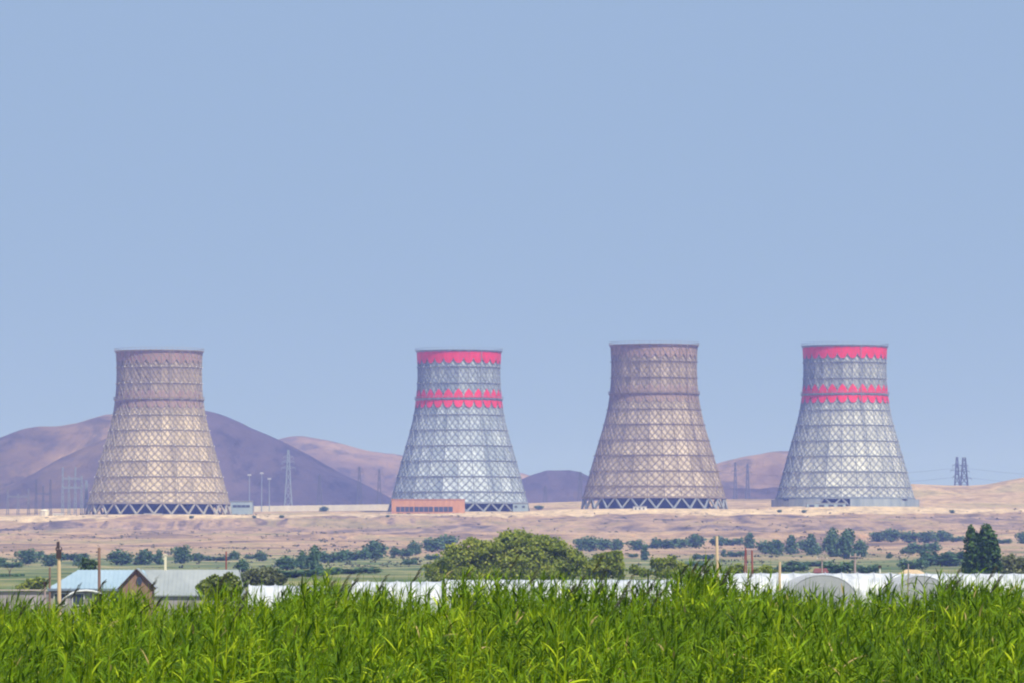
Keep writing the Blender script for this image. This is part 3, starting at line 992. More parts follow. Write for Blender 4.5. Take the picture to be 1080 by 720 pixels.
for place, lst in STRETCH:
    lst = sorted(lst)
    grp = 'hazy trees and bushes ' + place
    for k, (px, py, w_, h_) in enumerate(lst):
        bush = h_ < 8 or w_ > 1.75 * h_
        noun = ('low bush' if bush else ('upright tree' if h_ > 1.15 * w_ else 'round tree'))
        o_ = ORD[k] + (' from the left' if k else '')
        if k == len(lst) - 1:
            o_ = 'rightmost'
        far_tree('bush' if bush else 'tree', f'hazy {noun}, {o_} {place}', 'bush' if bush else 'tree', px, py, w_, h_, grp)


for lab, px, py, w_, h_ in (('dark shrub on the pale wall line, between the two left towers', 342, 539, 9, 5), ('tiny shrub on plateau edge, below the right foot of the leftmost tower', 202, 547, 5, 3),
                            ('tiny shrub on plateau edge below the low pale blue building', 268, 546.5, 4, 2.5), ('tiny shrub on plateau edge below the tall pale pylon', 297, 546, 5, 3),
                            ('tiny shrub on plateau edge just left of the brick building', 409, 545, 4, 2.5), ('tiny shrub under the left foot of the last tower', 822, 540, 5, 3),
                            ('tiny shrub below the low block of the last tower', 848, 540.5, 5, 3), ('tiny shrub on the pale track right of the last tower', 1004, 541, 5, 3.2),
                            ('small dark bush right of the pump house at second tower', 568, 537, 9, 4)):
    far_tree('bush', lab, 'bush', px, py, w_, h_, 'shrubs dotted along the plateau edge', 'round')


def near_tree(name, label, cat, blobs_px, Y, py_base, nleaf, ls, m, seed, trunks, zmin=.3):
    """blobs_px: (px, py, half width px, half height px, depth offset m)"""
    cx = sum(b[0] for b in blobs_px) / len(blobs_px)
    b0 = at(cx, py_base, Y); b0.z = gz(b0.x, Y)
    root = thing(name, label, cat, b0)
    s = 1 / ppm(Y)
    bl = []
    for px, py, hw, hh, dy in blobs_px:
        p = at(px, py, Y) - b0
        R3 = (hw * s, (hw + hh) * .5 * s, hh * s)
        bl.append((p.x, dy, p.z, R3[0] * .93, R3[1] * .93, R3[2] * .93))
        rg_ = random.Random(seed * 31 + int(px))
        for q in range(9):
            a_ = rg_.uniform(0, 6.283); e_ = rg_.uniform(-.5, 1.4)
            d_ = (math.cos(a_) * math.cos(e_), math.sin(a_) * math.cos(e_), math.sin(e_))
            k_ = rg_.uniform(.18, .32)
            bl.append((p.x + d_[0] * R3[0] * .8, dy + d_[1] * R3[1] * .8, p.z + d_[2] * R3[2] * .8, R3[0] * k_, R3[1] * k_, R3[2] * k_ * .8))
    link('crown', crown_mesh('crown', seed, bl, nleaf, ls, m, zmin), root)
    for px, h, r, limbs in trunks:
        x = at(px, py_base, Y).x - b0.x
        me = trunk_mesh('trunk', bark, h, r, limbs, seed)
        link('trunk', me, root, (x, 0, 0))
    return root


near_tree('tree', 'broad domed olive-green tree behind the white tunnels, largest in the picture', 'tree',
          [(545, 583, 34, 26, 0), (520, 590, 34, 22, .5), (575, 590, 34, 24, .3), (596, 597, 26, 20, 0), (480, 595, 22, 18, -.3), (500, 583, 22, 17, .2), (560, 574, 26, 14, .4), (462, 602, 16, 13, 0),
           (535, 572, 18, 11, -.5), (583, 578, 17, 12, -.4), (550, 600, 55, 18, -.8), (490, 608, 45, 14, -.5), (605, 592, 14, 13, -.5), (478, 582, 11, 10, 0)],
          640, 630, 26000, .26, L_OLIVE, 301, [(545, 4.5, .3, [(2, .5, 5.5), (-2, .3, 5.5), (.5, -1, 6), (4, .2, 4.2), (-4, .4, 4)]), (490, 3.5, .2, [(1.5, .3, 4), (-1.5, .2, 3.8)])])
near_tree('tree', 'smaller yellowish tree joined to the right side of the big olive tree', 'tree',
          [(637, 598, 20, 13, 0), (645, 590, 12, 9, .3), (625, 602, 14, 11, -.3), (652, 601, 9, 10, 0), (632, 589, 8, 6, 0), (651, 585, 7, 5, 0)],
          620, 630, 3600, .3, L_OLIVE, 302, [(637, 3.0, .16, [(1.2, .2, 4), (-1.2, .1, 3.8)])])
near_tree('tree', 'young olive-green tree left of the cream pole', 'tree',
          [(700, 597, 10, 9, 0), (708, 592, 9, 7, .2), (692, 594, 7, 7, 0), (718, 599, 8, 7, 0), (703, 604, 17, 6, 0)],
          640, 630, 1700, .28, L_OLIVE, 303, [(702, 3.4, .12, [(.8, .1, 4), (-.9, .1, 4.2)])])
near_tree('bush', 'loose olive bush between big olive tree and young tree', 'bush',
          [(674, 602, 9, 5, 0), (668, 600, 6, 5, 0), (681, 604, 9, 4, 0)], 640, 630, 700, .26, L_OLIVE, 304, [(674, 2.6, .08, [(.4, 0, 3), (-.5, 0, 3)])])
near_tree('tree', 'dark twin-topped poplar standing behind the white tunnel', 'tree',
          [(1027, 592, 11, 18, 0), (1025, 575, 8.5, 18, .2), (1024, 563, 5, 9, .2), (1042, 590, 14, 20, 0), (1041, 573, 11, 19, -.3), (1040, 560, 6.5, 9, -.2), (1046, 580, 9, 15, .3), (1034, 600, 19, 12, 0), (1050, 597, 7, 14, 0), (1020, 598, 6, 12, 0), (1033, 578, 9, 12, .3), (1033, 587, 15, 17, -.4), (1032, 571, 8, 10, .1)],
          720, 632, 11000, .30, L_DARK, 305, [(1026, 7, .22, [(.5, .1, 7), (-.4, .1, 6.5)]), (1041, 7.5, .24, [(.8, .1, 7), (-.7, .1, 7)])])
near_tree('bush', 'dark brownish bush right of the twin poplar at picture edge', 'bush',
          [(1064, 595, 12, 11, 0), (1078, 597, 12, 10, .2), (1056, 601, 8, 8, 0), (1090, 596, 12, 12, 0), (1070, 602, 20, 8, 0)],
          760, 630, 3600, .3, L_GREY, 306, [(1066, 3, .14, [(.8, .1, 4), (-.8, .1, 4)])])
near_tree('bush', 'greyish olive bush between grey roof and white tunnel', 'bush',
          [(268, 608, 12, 10, 0), (282, 606, 14, 9, .2), (294, 611, 9, 7, 0), (258, 611, 8, 8, 0), (277, 614, 22, 8, 0)],
          620, 634, 3600, .26, L_GREY, 307, [(277, 2.6, .14, [(.9, .1, 3.4), (-.9, .1, 3.3)])])
near_tree('tree', 'small bright green tree behind the blue roof', 'tree',
          [(90, 594, 6, 6, 0), (97, 595, 6, 6, .1), (93, 600, 9, 6, 0)], 620, 630, 900, .24, leaf_mat('fresh_foliage', (.03, .06, .015), (.06, .11, .025), (.10, .16, .04), .2), 308, [(94, 3, .12, [(.4, .1, 3.6), (-.4, .1, 3.4)])])
near_tree('bush', 'rounded green bush left of the blue-roofed house', 'bush',
          [(36, 616, 12, 7, 0), (28, 620, 12, 6, 0), (42, 614, 7, 6, 0)], 620, 634, 1300, .24, L_OLIVE, 309, [(36, 1.4, .1, [(.5, .1, 2), (-.5, .1, 2)])])
near_tree('bush', 'hazy dark bush at the left edge behind the grey shed', 'bush',
          [(3, 613, 8, 8, 0), (18, 614, 8, 7, 0)], 900, 630, 900, .3, L_FAR, 310, [(10, 1.4, .1, [(.5, .1, 2), (-.5, .1, 2)])])
near_tree('bush', 'green bush behind the white tunnel, between the red posts', 'bush',
          [(772, 602, 8, 6, 0), (780, 600, 7, 6, 0), (766, 605, 8, 5, 0)], 680, 632, 800, .26, L_OLIVE, 311, [(773, 2.6, .1, [(.4, 0, 3), (-.4, 0, 3)])])
near_tree('bush', 'green bush behind the white tunnel, right of the red posts', 'bush',
          [(808, 600, 7, 5, 0), (800, 603, 8, 5, 0), (815, 604, 8, 4, 0)], 680, 632, 800, .26, L_OLIVE, 312, [(808, 2.6, .1, [(.4, 0, 3), (-.4, 0, 3)])])
near_tree('bush', 'leafy bush at the right end of the grey roof', 'bush',
          [(226, 613, 11, 8, 0), (241, 612, 10, 9, 0), (218, 619, 12, 8, 0), (248, 618, 8, 9, 0), (233, 622, 20, 10, 0)], 330, 650, 3200, .17,
          leaf_mat('garden_foliage', (.08, .12, .02), (.2, .24, .04), (.32, .34, .08), .3), 313, [(233, 1.8, .1, [(.6, .1, 2.4), (-.6, .1, 2.4)])])

# low scrub scattered over the bare slopes
rs = np.random.default_rng(17)
n0 = 26000
X_ = rs.uniform(-420, 420, n0); Y_ = 1350 + 1700 * rs.random(n0)
dens = np.clip(fbm(X_ / 38, Y_ / 70, 71, 4) * 1.6 + .02, 0, 1) * .55 + .03
k_ = np.where(rs.random(n0) < dens)[0]
X_, Y_ = X_[k_], Y_[k_]; Z_ = ground(X_, Y_)
m_ = len(k_); NQ = 7
sz_ = (.35 + .75 * rs.random(m_) ** 2)[:, None, None]
o_ = rs.normal(size=(m_, NQ, 3)) * np.array([.6, .6, .28]); o_[:, :, 2] = np.abs(o_[:, :, 2]) + .12
c_ = np.stack([X_, Y_, Z_], -1)[:, None, :] + o_ * sz_
a_ = rs.normal(size=(m_, NQ, 3)); a_ /= np.linalg.norm(a_, axis=2)[:, :, None]
b_ = np.cross(a_, rs.normal(size=(m_, NQ, 3))); b_ /= np.linalg.norm(b_, axis=2)[:, :, None]
h_ = sz_ * .42
Vs = np.stack([c_ - a_ * h_, c_ - b_ * h_, c_ + a_ * h_, c_ + b_ * h_], 2).reshape(-1, 3)
Qs = np.arange(len(Vs)).reshape(-1, 4)
so_ = link('scrub', np_mesh('scrub', Vs, Qs, leaf_mat('dry_scrub', (.03, .045, .02), (.07, .085, .035), (.13, .12, .06), .1), np.repeat(rs.random(m_) * .9, NQ)))
so_['kind'] = 'stuff'; so_['label'] = 'low dry scrub scattered over the bare slopes below the towers'; so_['category'] = 'scrub'

# ------------------------------------------------------------------ farm buildings at the left
roof_blue = worn('blue_sheet_roof', (.27, .37, .44), (.35, .45, .52), .5, .45, .5)
roof_grey = worn('grey_sheet_roof', (.25, .275, .275), (.36, .38, .37), .4, .5, .4)
wall_grey = worn('lavender_grey_render', (.30, .26, .27), (.40, .35, .35), .6, .9)
wall_brick = worn('brown_clay_brick', (.23, .135, .095), (.36, .225, .165), 2.0, .9)
dark_wood = mat('dark_board', (.055, .035, .03), .8)
Yh = 470
q0 = at(100, 600.5, Yh); q1 = at(100, 620, Yh)
zr, ze, zg = q0.z, q1.z, -1.0
xl, xr = at(50, 620, Yh).x, at(158, 620, Yh).x
x0r, x1r = at(80, 600, Yh).x, at(150, 600, Yh).x
house = thing('farm_house', 'low house with pale blue hipped roof and small brick gable', 'house', ((xl + xr) / 2, Yh, zg))
hx = (xl + xr) / 2
dep = 5.0


def Lc(x, y, z):
    return (x - hx, y, z - zg)


rf = MB()
A, B_, C_, D_ = Lc(xl, 0, ze), Lc(xr, 0, ze), Lc(xr, dep, ze), Lc(xl, dep, ze)
R0, R1 = Lc(x0r, dep / 2, zr), Lc(x1r, dep / 2, zr)
rf.quad(A, B_, R1, R0); rf.quad(C_, D_, R0, R1); rf.quad(D_, A, R0); rf.quad(B_, C_, R1)
dn = Vector((0, 0, -.12))
for a, b in ((A, B_), (B_, C_), (C_, D_), (D_, A)):
    rf.quad(Vector(a) + dn, Vector(b) + dn, b, a)
rf.quad(*[Vector(v) + dn for v in (D_, C_, B_, A)])
for k in range(1, 22):                                            # standing seams
    x = xl + (xr - xl) * k / 22
    top = min(1, (x - xl) / (x0r - xl)) if x < x0r else (1 if x < x1r else (xr - x) / (xr - x1r))
    rf.bar(Lc(x, .02, ze + .03), Lc(x, .02 + (dep / 2 - .02) * top, ze + .03 + (zr - ze) * top), .06)
roof_o = rf.build('roof', roof_blue, house)
MB().box(((xl + xr) / 2 - hx, dep / 2, (ze - zg) / 2 - .1), (xr - xl - .5, dep - .6, ze - zg - .1)).build('wall', wall_grey, house)
fa = MB(); fa.bar(Lc(xl, -.04, ze - .12), Lc(xr, -.04, ze - .12), .2); fa.build('eave_board', worn('blue_grey_board', (.16, .2, .26), (.22, .26, .32), 1), house)
for f in (.12, .30, .5):
    x = xl + (xr - xl) * f
    wo = MB().box(Lc(x, .28, ze - 1.0), (1.0, .1, 1.0)).build('window', glass_dark, house)
    fr = MB()
    for sx_ in (-.53, .53):
        fr.box(Lc(x + sx_, .25, ze - 1.0), (.08, .14, 1.12))
    for sz_ in (-.54, .54):
        fr.box(Lc(x, .25, ze - 1.0 + sz_), (.98, .13, .08))
    fr.build('frame', white_w, wo)
# gable
gp, gl, gr_ = at(144, 600.3, Yh - 1), at(127, 618.5, Yh - 1), at(162, 618.5, Yh - 1)
gw = MB()
yb, yf = 2.4, -1.0
zl = gl.z - 1.5
for y_ in (yf,):
    gw.quad(Lc(gl.x + .15, y_, zg), Lc(gr_.x - .15, y_, zg), Lc(gr_.x - .15, y_, gl.z), Lc(gp.x, y_, gp.z - .15), Lc(gl.x + .15, y_, gl.z))
gw.quad(Lc(gl.x + .15, yb, zg), Lc(gl.x + .15, yf, zg), Lc(gl.x + .15, yf, gl.z), Lc(gl.x + .15, yb, gl.z))
gw.quad(Lc(gr_.x - .15, yf, zg), Lc(gr_.x - .15, yb, zg), Lc(gr_.x - .15, yb, gl.z), Lc(gr_.x - .15, yf, gl.z))
gable = gw.build('gable', wall_brick, house)
gr = MB()
gr.bar(Lc(gp.x, yf - .1, gp.z), Lc(gl.x - .2, yf - .1, gl.z - .2), .2); gr.bar(Lc(gp.x, yf - .1, gp.z), Lc(gr_.x + .2, yf - .1, gr_.z - .2), .2)
gr.build('barge_board', dark_wood, gable)
gr = MB()
for e in (gl, gr_):
    sgn = -1 if e is gl else 1
    a, b = Vector(Lc(gp.x, yf - .15, gp.z + .08)), Vector(Lc(e.x + sgn * .2, yf - .15, e.z - .12))
    a2, b2 = Vector(Lc(gp.x, yb, gp.z + .08)), Vector(Lc(e.x + sgn * .2, yb, e.z - .12))
    u_ = Vector((0, 0, .07))
    if sgn < 0:
        gr.quad(b + u_, a + u_, a2 + u_, b2 + u_); gr.quad(b, b2, a2, a); gr.quad(b, a, a + u_, b + u_)
    else:
        gr.quad(a + u_, b + u_, b2 + u_, a2 + u_); gr.quad(a, a2, b2, b); gr.quad(a, b, b + u_, a + u_)
gr.build('gable_roof', roof_grey, gable)
wc = at(147, 612, Yh - 1)
wn = MB(); wn.lathe([(0, 0), (.3, 0), (.3, .1), (0, .1)], 10)
wn.v = [(wc.x - hx + x * .9, yf - .02 - z, wc.z - zg + y * 1.35) for x, y, z in wn.v]
wn.build('attic_window', glass_dark, gable)

# grey roofed barn
Yb = 500
zrb, zeb = at(200, 600.3, Yb).z, at(200, 627, Yb).z
bx0, bx1 = at(150, 600, Yb).x, at(256, 600, Yb).x
barn = thing('barn', 'long barn with light grey sheet roof right of the brick gable', 'barn', ((bx0 + bx1) / 2, Yb, -1))
L2 = (bx1 - bx0) / 2
bd_ = 7.0
rf = MB()
h0, h1 = zeb + 1, zrb + 1
rf.quad((-L2, 0, h0), (L2, 0, h0), (L2 - .6, bd_ / 2, h1), (-L2, bd_ / 2, h1)); rf.quad((L2, bd_, h0), (-L2, bd_, h0), (-L2, bd_ / 2, h1), (L2 - .6, bd_ / 2, h1))
rf.quad((-L2, 0, h0 - .12), (-L2, bd_, h0 - .12), (L2, bd_, h0 - .12), (L2, 0, h0 - .12)); rf.quad((-L2, 0, h0 - .12), (L2, 0, h0 - .12), (L2, 0, h0), (-L2, 0, h0))
rf.quad((L2, 0, h0), (L2, bd_, h0), (L2 - .6, bd_ / 2, h1)); rf.quad((-L2, bd_, h0), (-L2, 0, h0), (-L2, bd_ / 2, h1))
for k in range(1, 24):
    x = -L2 + 2 * L2 * k / 24
    rf.bar((x, .02, h0 + .03), (x, bd_ / 2, h1 + .02), .05)
ro = rf.build('roof', roof_grey, barn)
MB().box((0, bd_ / 2, h0 / 2 - .1), (2 * L2 - .4, bd_ - .5, h0 - .1)).build('wall', wall_grey, barn)
cp = at(172, 600, Yb); ct = at(172, 585, Yb)
ch = MB(); cx_ = cp.x - (bx0 + bx1) / 2
ch.box((cx_, bd_ / 2, (cp.z + ct.z) / 2 + 1 - .2), (.22, .22, ct.z - cp.z + .4))
ch.box((cx_, bd_ / 2, ct.z + 1 + .05), (.42, .34, .1)); ch.box((cx_ - .16, bd_ / 2, ct.z + 1 - .35), (.16, .12, .12))
ch.build('chimney', mat('white_pipe', (.78, .70, .52), .6), ro)

# low grey shed wall at the far left
sp0, sp1 = at(-30, 622, 560), at(49, 622, 560)
shed = thing('shed', 'low pinkish-grey shed at the left edge behind the reeds', 'shed', ((sp0.x + sp1.x) / 2, 560, -1))
sw = (sp1.x - sp0.x)
sh = sp0.z + 1
MB().box((0, 1.5, sh / 2 - .1), (sw, 3, sh - .1)).build('wall', wall_grey, shed)
MB().box((0, 1.4, sh + .02), (sw + .3, 3.4, .12)).build('roof', worn('dusty_roof', (.42, .34, .30), (.55, .45, .38), .4), shed)

# white bent hoop before the house
hp = MB(); prev = None
c0 = at(65, 640, 400)
for k in range(0, 13):
    a = math.pi * k / 12
    pnt = Vector((2.1 - 2.1 * math.cos(a), 0, 1.75 * math.sin(a) ** .8))
    if prev is not None:
        hp.bar(prev, pnt, .14, n=6)
    prev = pnt
ho = hp.build('tunnel_hoop', mat('white_plastic_pipe', (.8, .8, .8), .4), None, (c0.x - .2, 400, at(92, 622, 400).z - 1.75))
tag(ho, 'white bent hoop of a small tunnel before the blue-roofed house', 'hoop')

# ------------------------------------------------------------------ white plastic tunnels
plastic = mat('white_film', (.80, .81, .82), .35, .5)
tt = NT(plastic)
tcv = tt.n('ShaderNodeTexCoord').outputs['Object']
fv = tt.noise(tt.mapping(tcv, (1.2, .5, .8)), .9, 5, .6)
tt.link(tt.ramp(fv, [(.3, (.36, .38, .41)), (.5, (.56, .57, .58)), (.65, (.68, .68, .69))]), tt.b.inputs['Base Color'])
bmp = tt.n('ShaderNodeBump'); bmp.inputs['Strength'].default_value = .6; bmp.inputs['Distance'].default_value = .15
tt.link(tt.noise(tt.mapping(tcv, (3, .4, .4)), 1.2, 3, .5), bmp.inputs['Height']); tt.link(bmp.outputs[0], tt.b.inputs['Normal'])
end_film = worn('grey_film', (.33, .33, .335), (.45, .45, .45), .7, .5, .4)
hoop_m = mat('tunnel_pipe', (.45, .46, .48), .5)


def tunnel_profile(wd, ht, n=14):
    return [(-wd / 2 * math.cos(math.pi * k / n), ht * math.sin(math.pi * k / n) ** .72) for k in range(n + 1)]


def tunnel(label, c, length, wd, ht, rz, endm, sag=.12, n=None):
    """axis along local x"""
    root = thing('plastic_tunnel', label, 'greenhouse', c, 'plastic tunnels across the field', rz)
    pr = tunnel_profile(wd, ht)
    n = n or max(6, int(length / 2))
    V = []; Qd = []
    m_ = n * 4
    for k in range(m_ + 1):
        x = -length / 2 + length * k / m_
        s = 1 - sag * .35 * abs(math.sin(math.pi * k / 4)) * .5
        for (y, z) in pr:
            V.append((x, y * (1 - (1 - s) * .3), z * s))
    P_ = len(pr)
    for k in range(m_):
        for j in range(P_ - 1):
            a = k * P_ + j
            Qd.append((a, a + P_, a + P_ + 1, a + 1))
    me = np_mesh('cover', np.array(V), np.array(Qd), plastic, smooth=True)
    link('cover', me, root)
    for k in range(n + 1):
        hb_ = MB()
        x = -length / 2 + length * k / n
        for a, b in zip(pr[:-1], pr[1:]):
            hb_.bar((x, a[0] * 1.006, a[1] * 1.01 + .01), (x, b[0] * 1.006, b[1] * 1.01 + .01), .09)
        hb_.build('hoop', hoop_m, root)
    for sg in (-1, 1):
        e = MB(); x = sg * (length / 2 + .03)
        pts = [(x, y * .99, max(0, z * .99)) for y, z in pr]
        e.quad(*(pts if sg > 0 else pts[::-1]))
        eo = e.build('end_wall', endm, root)
        d = MB(); d.box((x + sg * .05, 0, ht * .36), (.08, wd * .16, ht * .7)); d.build('door', endm, eo)
    return root


def tunnel_side(label, px0, px1, py_top, Y, wd=7, zg_=-1.0, slope=0):
    p0, p1 = at(px0, py_top, Y), at(px1, py_top, Y)
    return tunnel(label, ((p0.x + p1.x) / 2, Y, zg_), p1.x - p0.x, wd, (p0.z - zg_), 0, end_film)


tunnel_side('long white plastic tunnel from the cream pole to the twin poplar', 735, 938, 603.6, 640)
tunnel_side('white plastic tunnel at the right edge, before the twin poplar', 940, 1180, 604.0, 625)
tunnel_side('white plastic tunnel below the big olive tree', 470, 742, 610.5, 560)
tunnel_side('white plastic tunnel left of the big olive tree, mostly behind reeds', 372, 466, 612.5, 540)
tunnel_side('short creased white tunnel between grey bush and reeds at left', 263, 345, 616.5, 480, 6)
for lab, px, hw, py, Y in (('grey tunnel end facing us, the wider left one of two', 868, 38, 606.3, 560), ('grey tunnel end facing us, the narrower right one', 972, 31, 607, 575)):
    p = at(px, py, Y)
    tunnel(lab, (p.x, Y + 10.5, -1), 20, 2 * hw / ppm(Y), p.z + 1, math.pi / 2, end_film)
# sandy heap
sp = at(962, 600.2, 700)
V = []; Qd = []
n1, n2 = 40, 16
for j in range(n2 + 1):
    for i in range(n1 + 1):
        u_, v_ = i / n1 * 2 - 1, j / n2 * 2 - 1
        hgt = max(0, (1 - abs(u_) ** 2.2)) * max(0, 1 - v_ * v_)
        V.append((u_ * 4.4, v_ * 2.5, (sp.z + 1) * hgt ** .7 * (.88 + .2 * float(vnoise(u_ * 5 + 9, v_ * 3, 4)))))
for j in range(n2):
    for i in range(n1):
        a = j * (n1 + 1) + i; Qd.append((a, a + 1, a + n1 + 2, a + n1 + 1))
o = link('sand_heap', np_mesh('sand_heap', np.array(V), np.array(Qd), worn('pale_sand', (.5, .36, .22), (.68, .52, .34), 1.0, 1, .1), smooth=True), None, (sp.x, 700, -1))
tag(o, 'pale sand heap behind the right grey tunnel end', 'heap')
# red shed behind the tunnel
rp = at(866, 606, 700)
rs_ = thing('red_shed', 'small dark red hut poking above the white tunnel by a thin pole', 'hut', (rp.x, 700, -1))
rm = worn('red_sheet', (.30, .07, .07), (.42, .12, .11), 1, .7)
hz_ = at(866, 603, 700).z + 1
MB().box((0, 1, hz_ / 2), (1.7, 2, hz_)).build('wall', rm, rs_)
r_ = MB()
r_.quad((-1.05, -.1, hz_ - .05), (1.05, -.1, hz_ - .05), (.85, 1, hz_ + .55), (-.85, 1, hz_ + .55)); r_.quad((1.05, 2.1, hz_ - .05), (-1.05, 2.1, hz_ - .05), (-.85, 1, hz_ + .55), (.85, 1, hz_ + .55))
r_.quad((-1.05, 2.1, hz_ - .05), (-1.05, -.1, hz_ - .05), (-.85, 1, hz_ + .55)); r_.quad((1.05, -.1, hz_ - .05), (1.05, 2.1, hz_ - .05), (.85, 1, hz_ + .55))
r_.build('roof', worn('dark_red_roof', (.16, .06, .06), (.22, .08, .08), 1), rs_)

# ------------------------------------------------------------------ poles
wood_pale = worn('pale_timber', (.60, .43, .25), (.75, .56, .35), 1.5, .9, .2, stretch=(1, 1, .2))
wood_brown = worn('brown_timber', (.20, .12, .085), (.32, .20, .15), 1.5, .9, .2, stretch=(1, 1, .2))
wood_grey = worn('grey_pink_timber', (.34, .25, .24), (.45, .35, .33), 1.5, .9)
white_post = worn('whitewashed_post', (.62, .58, .5), (.8, .76, .68), 1.5, .8)
rust = worn('rusty_red_steel', (.20, .05, .04), (.32, .09, .07), 1.5, .8)


def pole(label, px, py_top, Y, m, dpx, kind='', px_foot=None, name='utility_pole', cat='pole'):
    g = gz(at(px, 600, Y).x, Y)
    tp = at(px, py_top, Y)
    root = thing(name, label, cat, (at(px_foot or px, 600, Y).x, Y, g), 'poles and posts along the farm fields')
    h = tp.z - g
    d = dpx / ppm(Y)
    lean = (px - (px_foot or px)) / ppm(Y)
    MB().bar((0, 0, -.3), (lean, 0, h), d * 1.1, d * .85, 10).build('shaft', m, root)
    if kind == 'head':
        hd = MB()
        hd.box((lean, -d * .1, h - .3), (d * 1.25, d * 1.1, .8)); hd.box((lean - d * .2, 0, h + .45), (d * .7, d * .7, .6))
        hd.bar((lean - d * .8, 0, h + .02), (lean + d * .8, 0, h + .02), .07)
        ob = hd.build('transformer', dark_wood, root)
        iz = MB()
        for q in (-.7, 0, .7):
            iz.bar((lean + q * d, 0, h + .06), (lean + q * d, 0, h + .3 + (.5 if q == 0 else 0)), .1, .06, 6)
        iz.build('insulator', dark_wood, ob)
    if kind == 'arm':
        am = MB(); am.box((lean, -d * .6, h - .45), (1.5, .12, .14))
        ao = am.build('crossarm', m, root)
        iz = MB()
        for q in (-.65, .65):
            iz.bar((lean + q, -d * .6, h - .38), (lean + q, -d * .6, h - .12), .1, .07, 6)
        iz.build('insulator', white_post, ao)
    if kind == 'cap':
        MB().box((lean, 0, h + .12), (d * 1.5, d * 1.5, .3)).build('cap', dark_wood, root)
    return root


pole('tall pale wooden pole with dark transformer head before the blue roof', 62, 580, 440, wood_pale, 4.2, 'head', 63)
pole('brown wooden pole rising in front of the blue roof', 104.5, 577, 430, wood_brown, 3.4, '', 105)
pole('short brown post left of the tall pale pole', 52.5, 598, 470, wood_brown, 2.4)
pole('low dark post at the left corner of the blue-roofed house', 47.5, 616, 440, wood_grey, 2.2, 'cap')
pole('thin dark red pole above the right end of the grey roof', 238.5, 581, 620, rust, 1.8)
pole('tall cream pole standing alone behind the white tunnel', 756, 565, 580, wood_pale, 3.4, '', 757.5)
pole('short cream post between the red posts and the wide grey tunnel end', 822.5, 592, 600, wood_pale, 3.0, '', 822)
pole('thick dark red post right of the thin red pair', 793, 580, 640, rust, 2.2, '', 794.5)
pole('thin red post leaning right, beside the thick dark red post', 786.3, 577, 640, rust, 1.3, '', 783.5)
pole('thin red post upright, between leaning thin post and thick red post', 787, 579, 640, rust, 1.2, '', 787.8)
pole('slim grey pole rising over the dark red hut', 867, 586, 680, wood_grey, 1.6, 'arm')
pole('pinkish grey pole with crossarm under the last tower', 902, 583, 690, wood_grey, 2.6, 'arm', 901)
pole('short white post with dark cap behind the tunnel', 928, 598, 660, white_post, 2.2, 'cap')
pole('thin white post beside the sand heap', 958, 594, 560, wood_grey, 1.4)
pole('tiny white post between young tree and cream pole', 740, 598, 640, white_post, 2.6, 'cap')

# ------------------------------------------------------------------ reed bed
rng = np.random.default_rng(5)
L_REED = leaf_mat('reed_leaf', (.022, .06, .003), (.165, .28, .004), (.50, .57, .013), .16, (.46, .34, .13), .12, .6)
SKX = np.array([-500, -60, 0, 25, 60, 90, 110, 140, 165, 190, 212, 235, 252, 275, 300, 325, 345, 375, 420, 455, 500, 560, 600, 640, 665, 690, 720, 745, 775, 800, 825, 860, 890, 930, 970, 990, 1020, 1050, 1080, 1150, 1600])
SKY = np.array([634, 636, 638, 638, 644, 632, 627, 630, 636, 637, 629, 630, 634, 638, 626, 607, 613, 620, 620, 620, 620, 622, 622, 625, 625, 614, 608, 610, 617, 621, 627, 632, 632, 624, 620, 612, 623, 626, 624, 625, 625.])
NS = 12500
sxr = rng.uniform(-12.5, 12.5, NS * 3)
syr = 57 + 35 * rng.random(NS * 3) ** .9
keep = np.where(rng.random(NS * 3) < np.clip(.40 + fbm(sxr / .7, syr / 1.0, 55, 3) * 2.1, .01, 1))[0][:NS]     # plants stand in clumps with gaps
NS = len(keep); sxr = sxr[keep]; syr = syr[keep]
u_px = 540 + sxr / syr * F
tf = (syr - 57) / 35.0
sky_px = np.interp(540 + sxr / 88 * F, SKX, SKY - np.interp(SKX, [100, 330], [0, 1.5]))
top_px = sky_px + 5 + (1 - tf) ** 1.2 * 112
ztop = ZC + (HY - top_px) / F * syr
ztop = ztop + .36 + rng.normal(size=NS) * (.17 - .08 * tf) + fbm(sxr / 1.0, syr / 1.5, 77, 3) * (.62 - .3 * tf) - .12
tall = rng.random(NS) < .03
ztop = ztop + np.where(tall, .16, 0)
ztop = np.clip(ztop, 1.2, 4.75)
g0 = np.zeros(NS)
hue = np.clip(.45 + fbm(sxr / 1.3, syr / 2.0, 91, 3) * .35 + rng.normal(size=NS) * .13, 0, 1)
# leaves
NLF = 21
n = NS * NLF
st = np.repeat(np.arange(NS), NLF)
kk = np.tile(np.arange(NLF), NS)
bx = sxr[st]; by = syr[st]; zt = ztop[st]
dwn = (kk + rng.random(n) * .8) / NLF
attach = zt - .03 - dwn ** 1.15 * 1.6 - .22
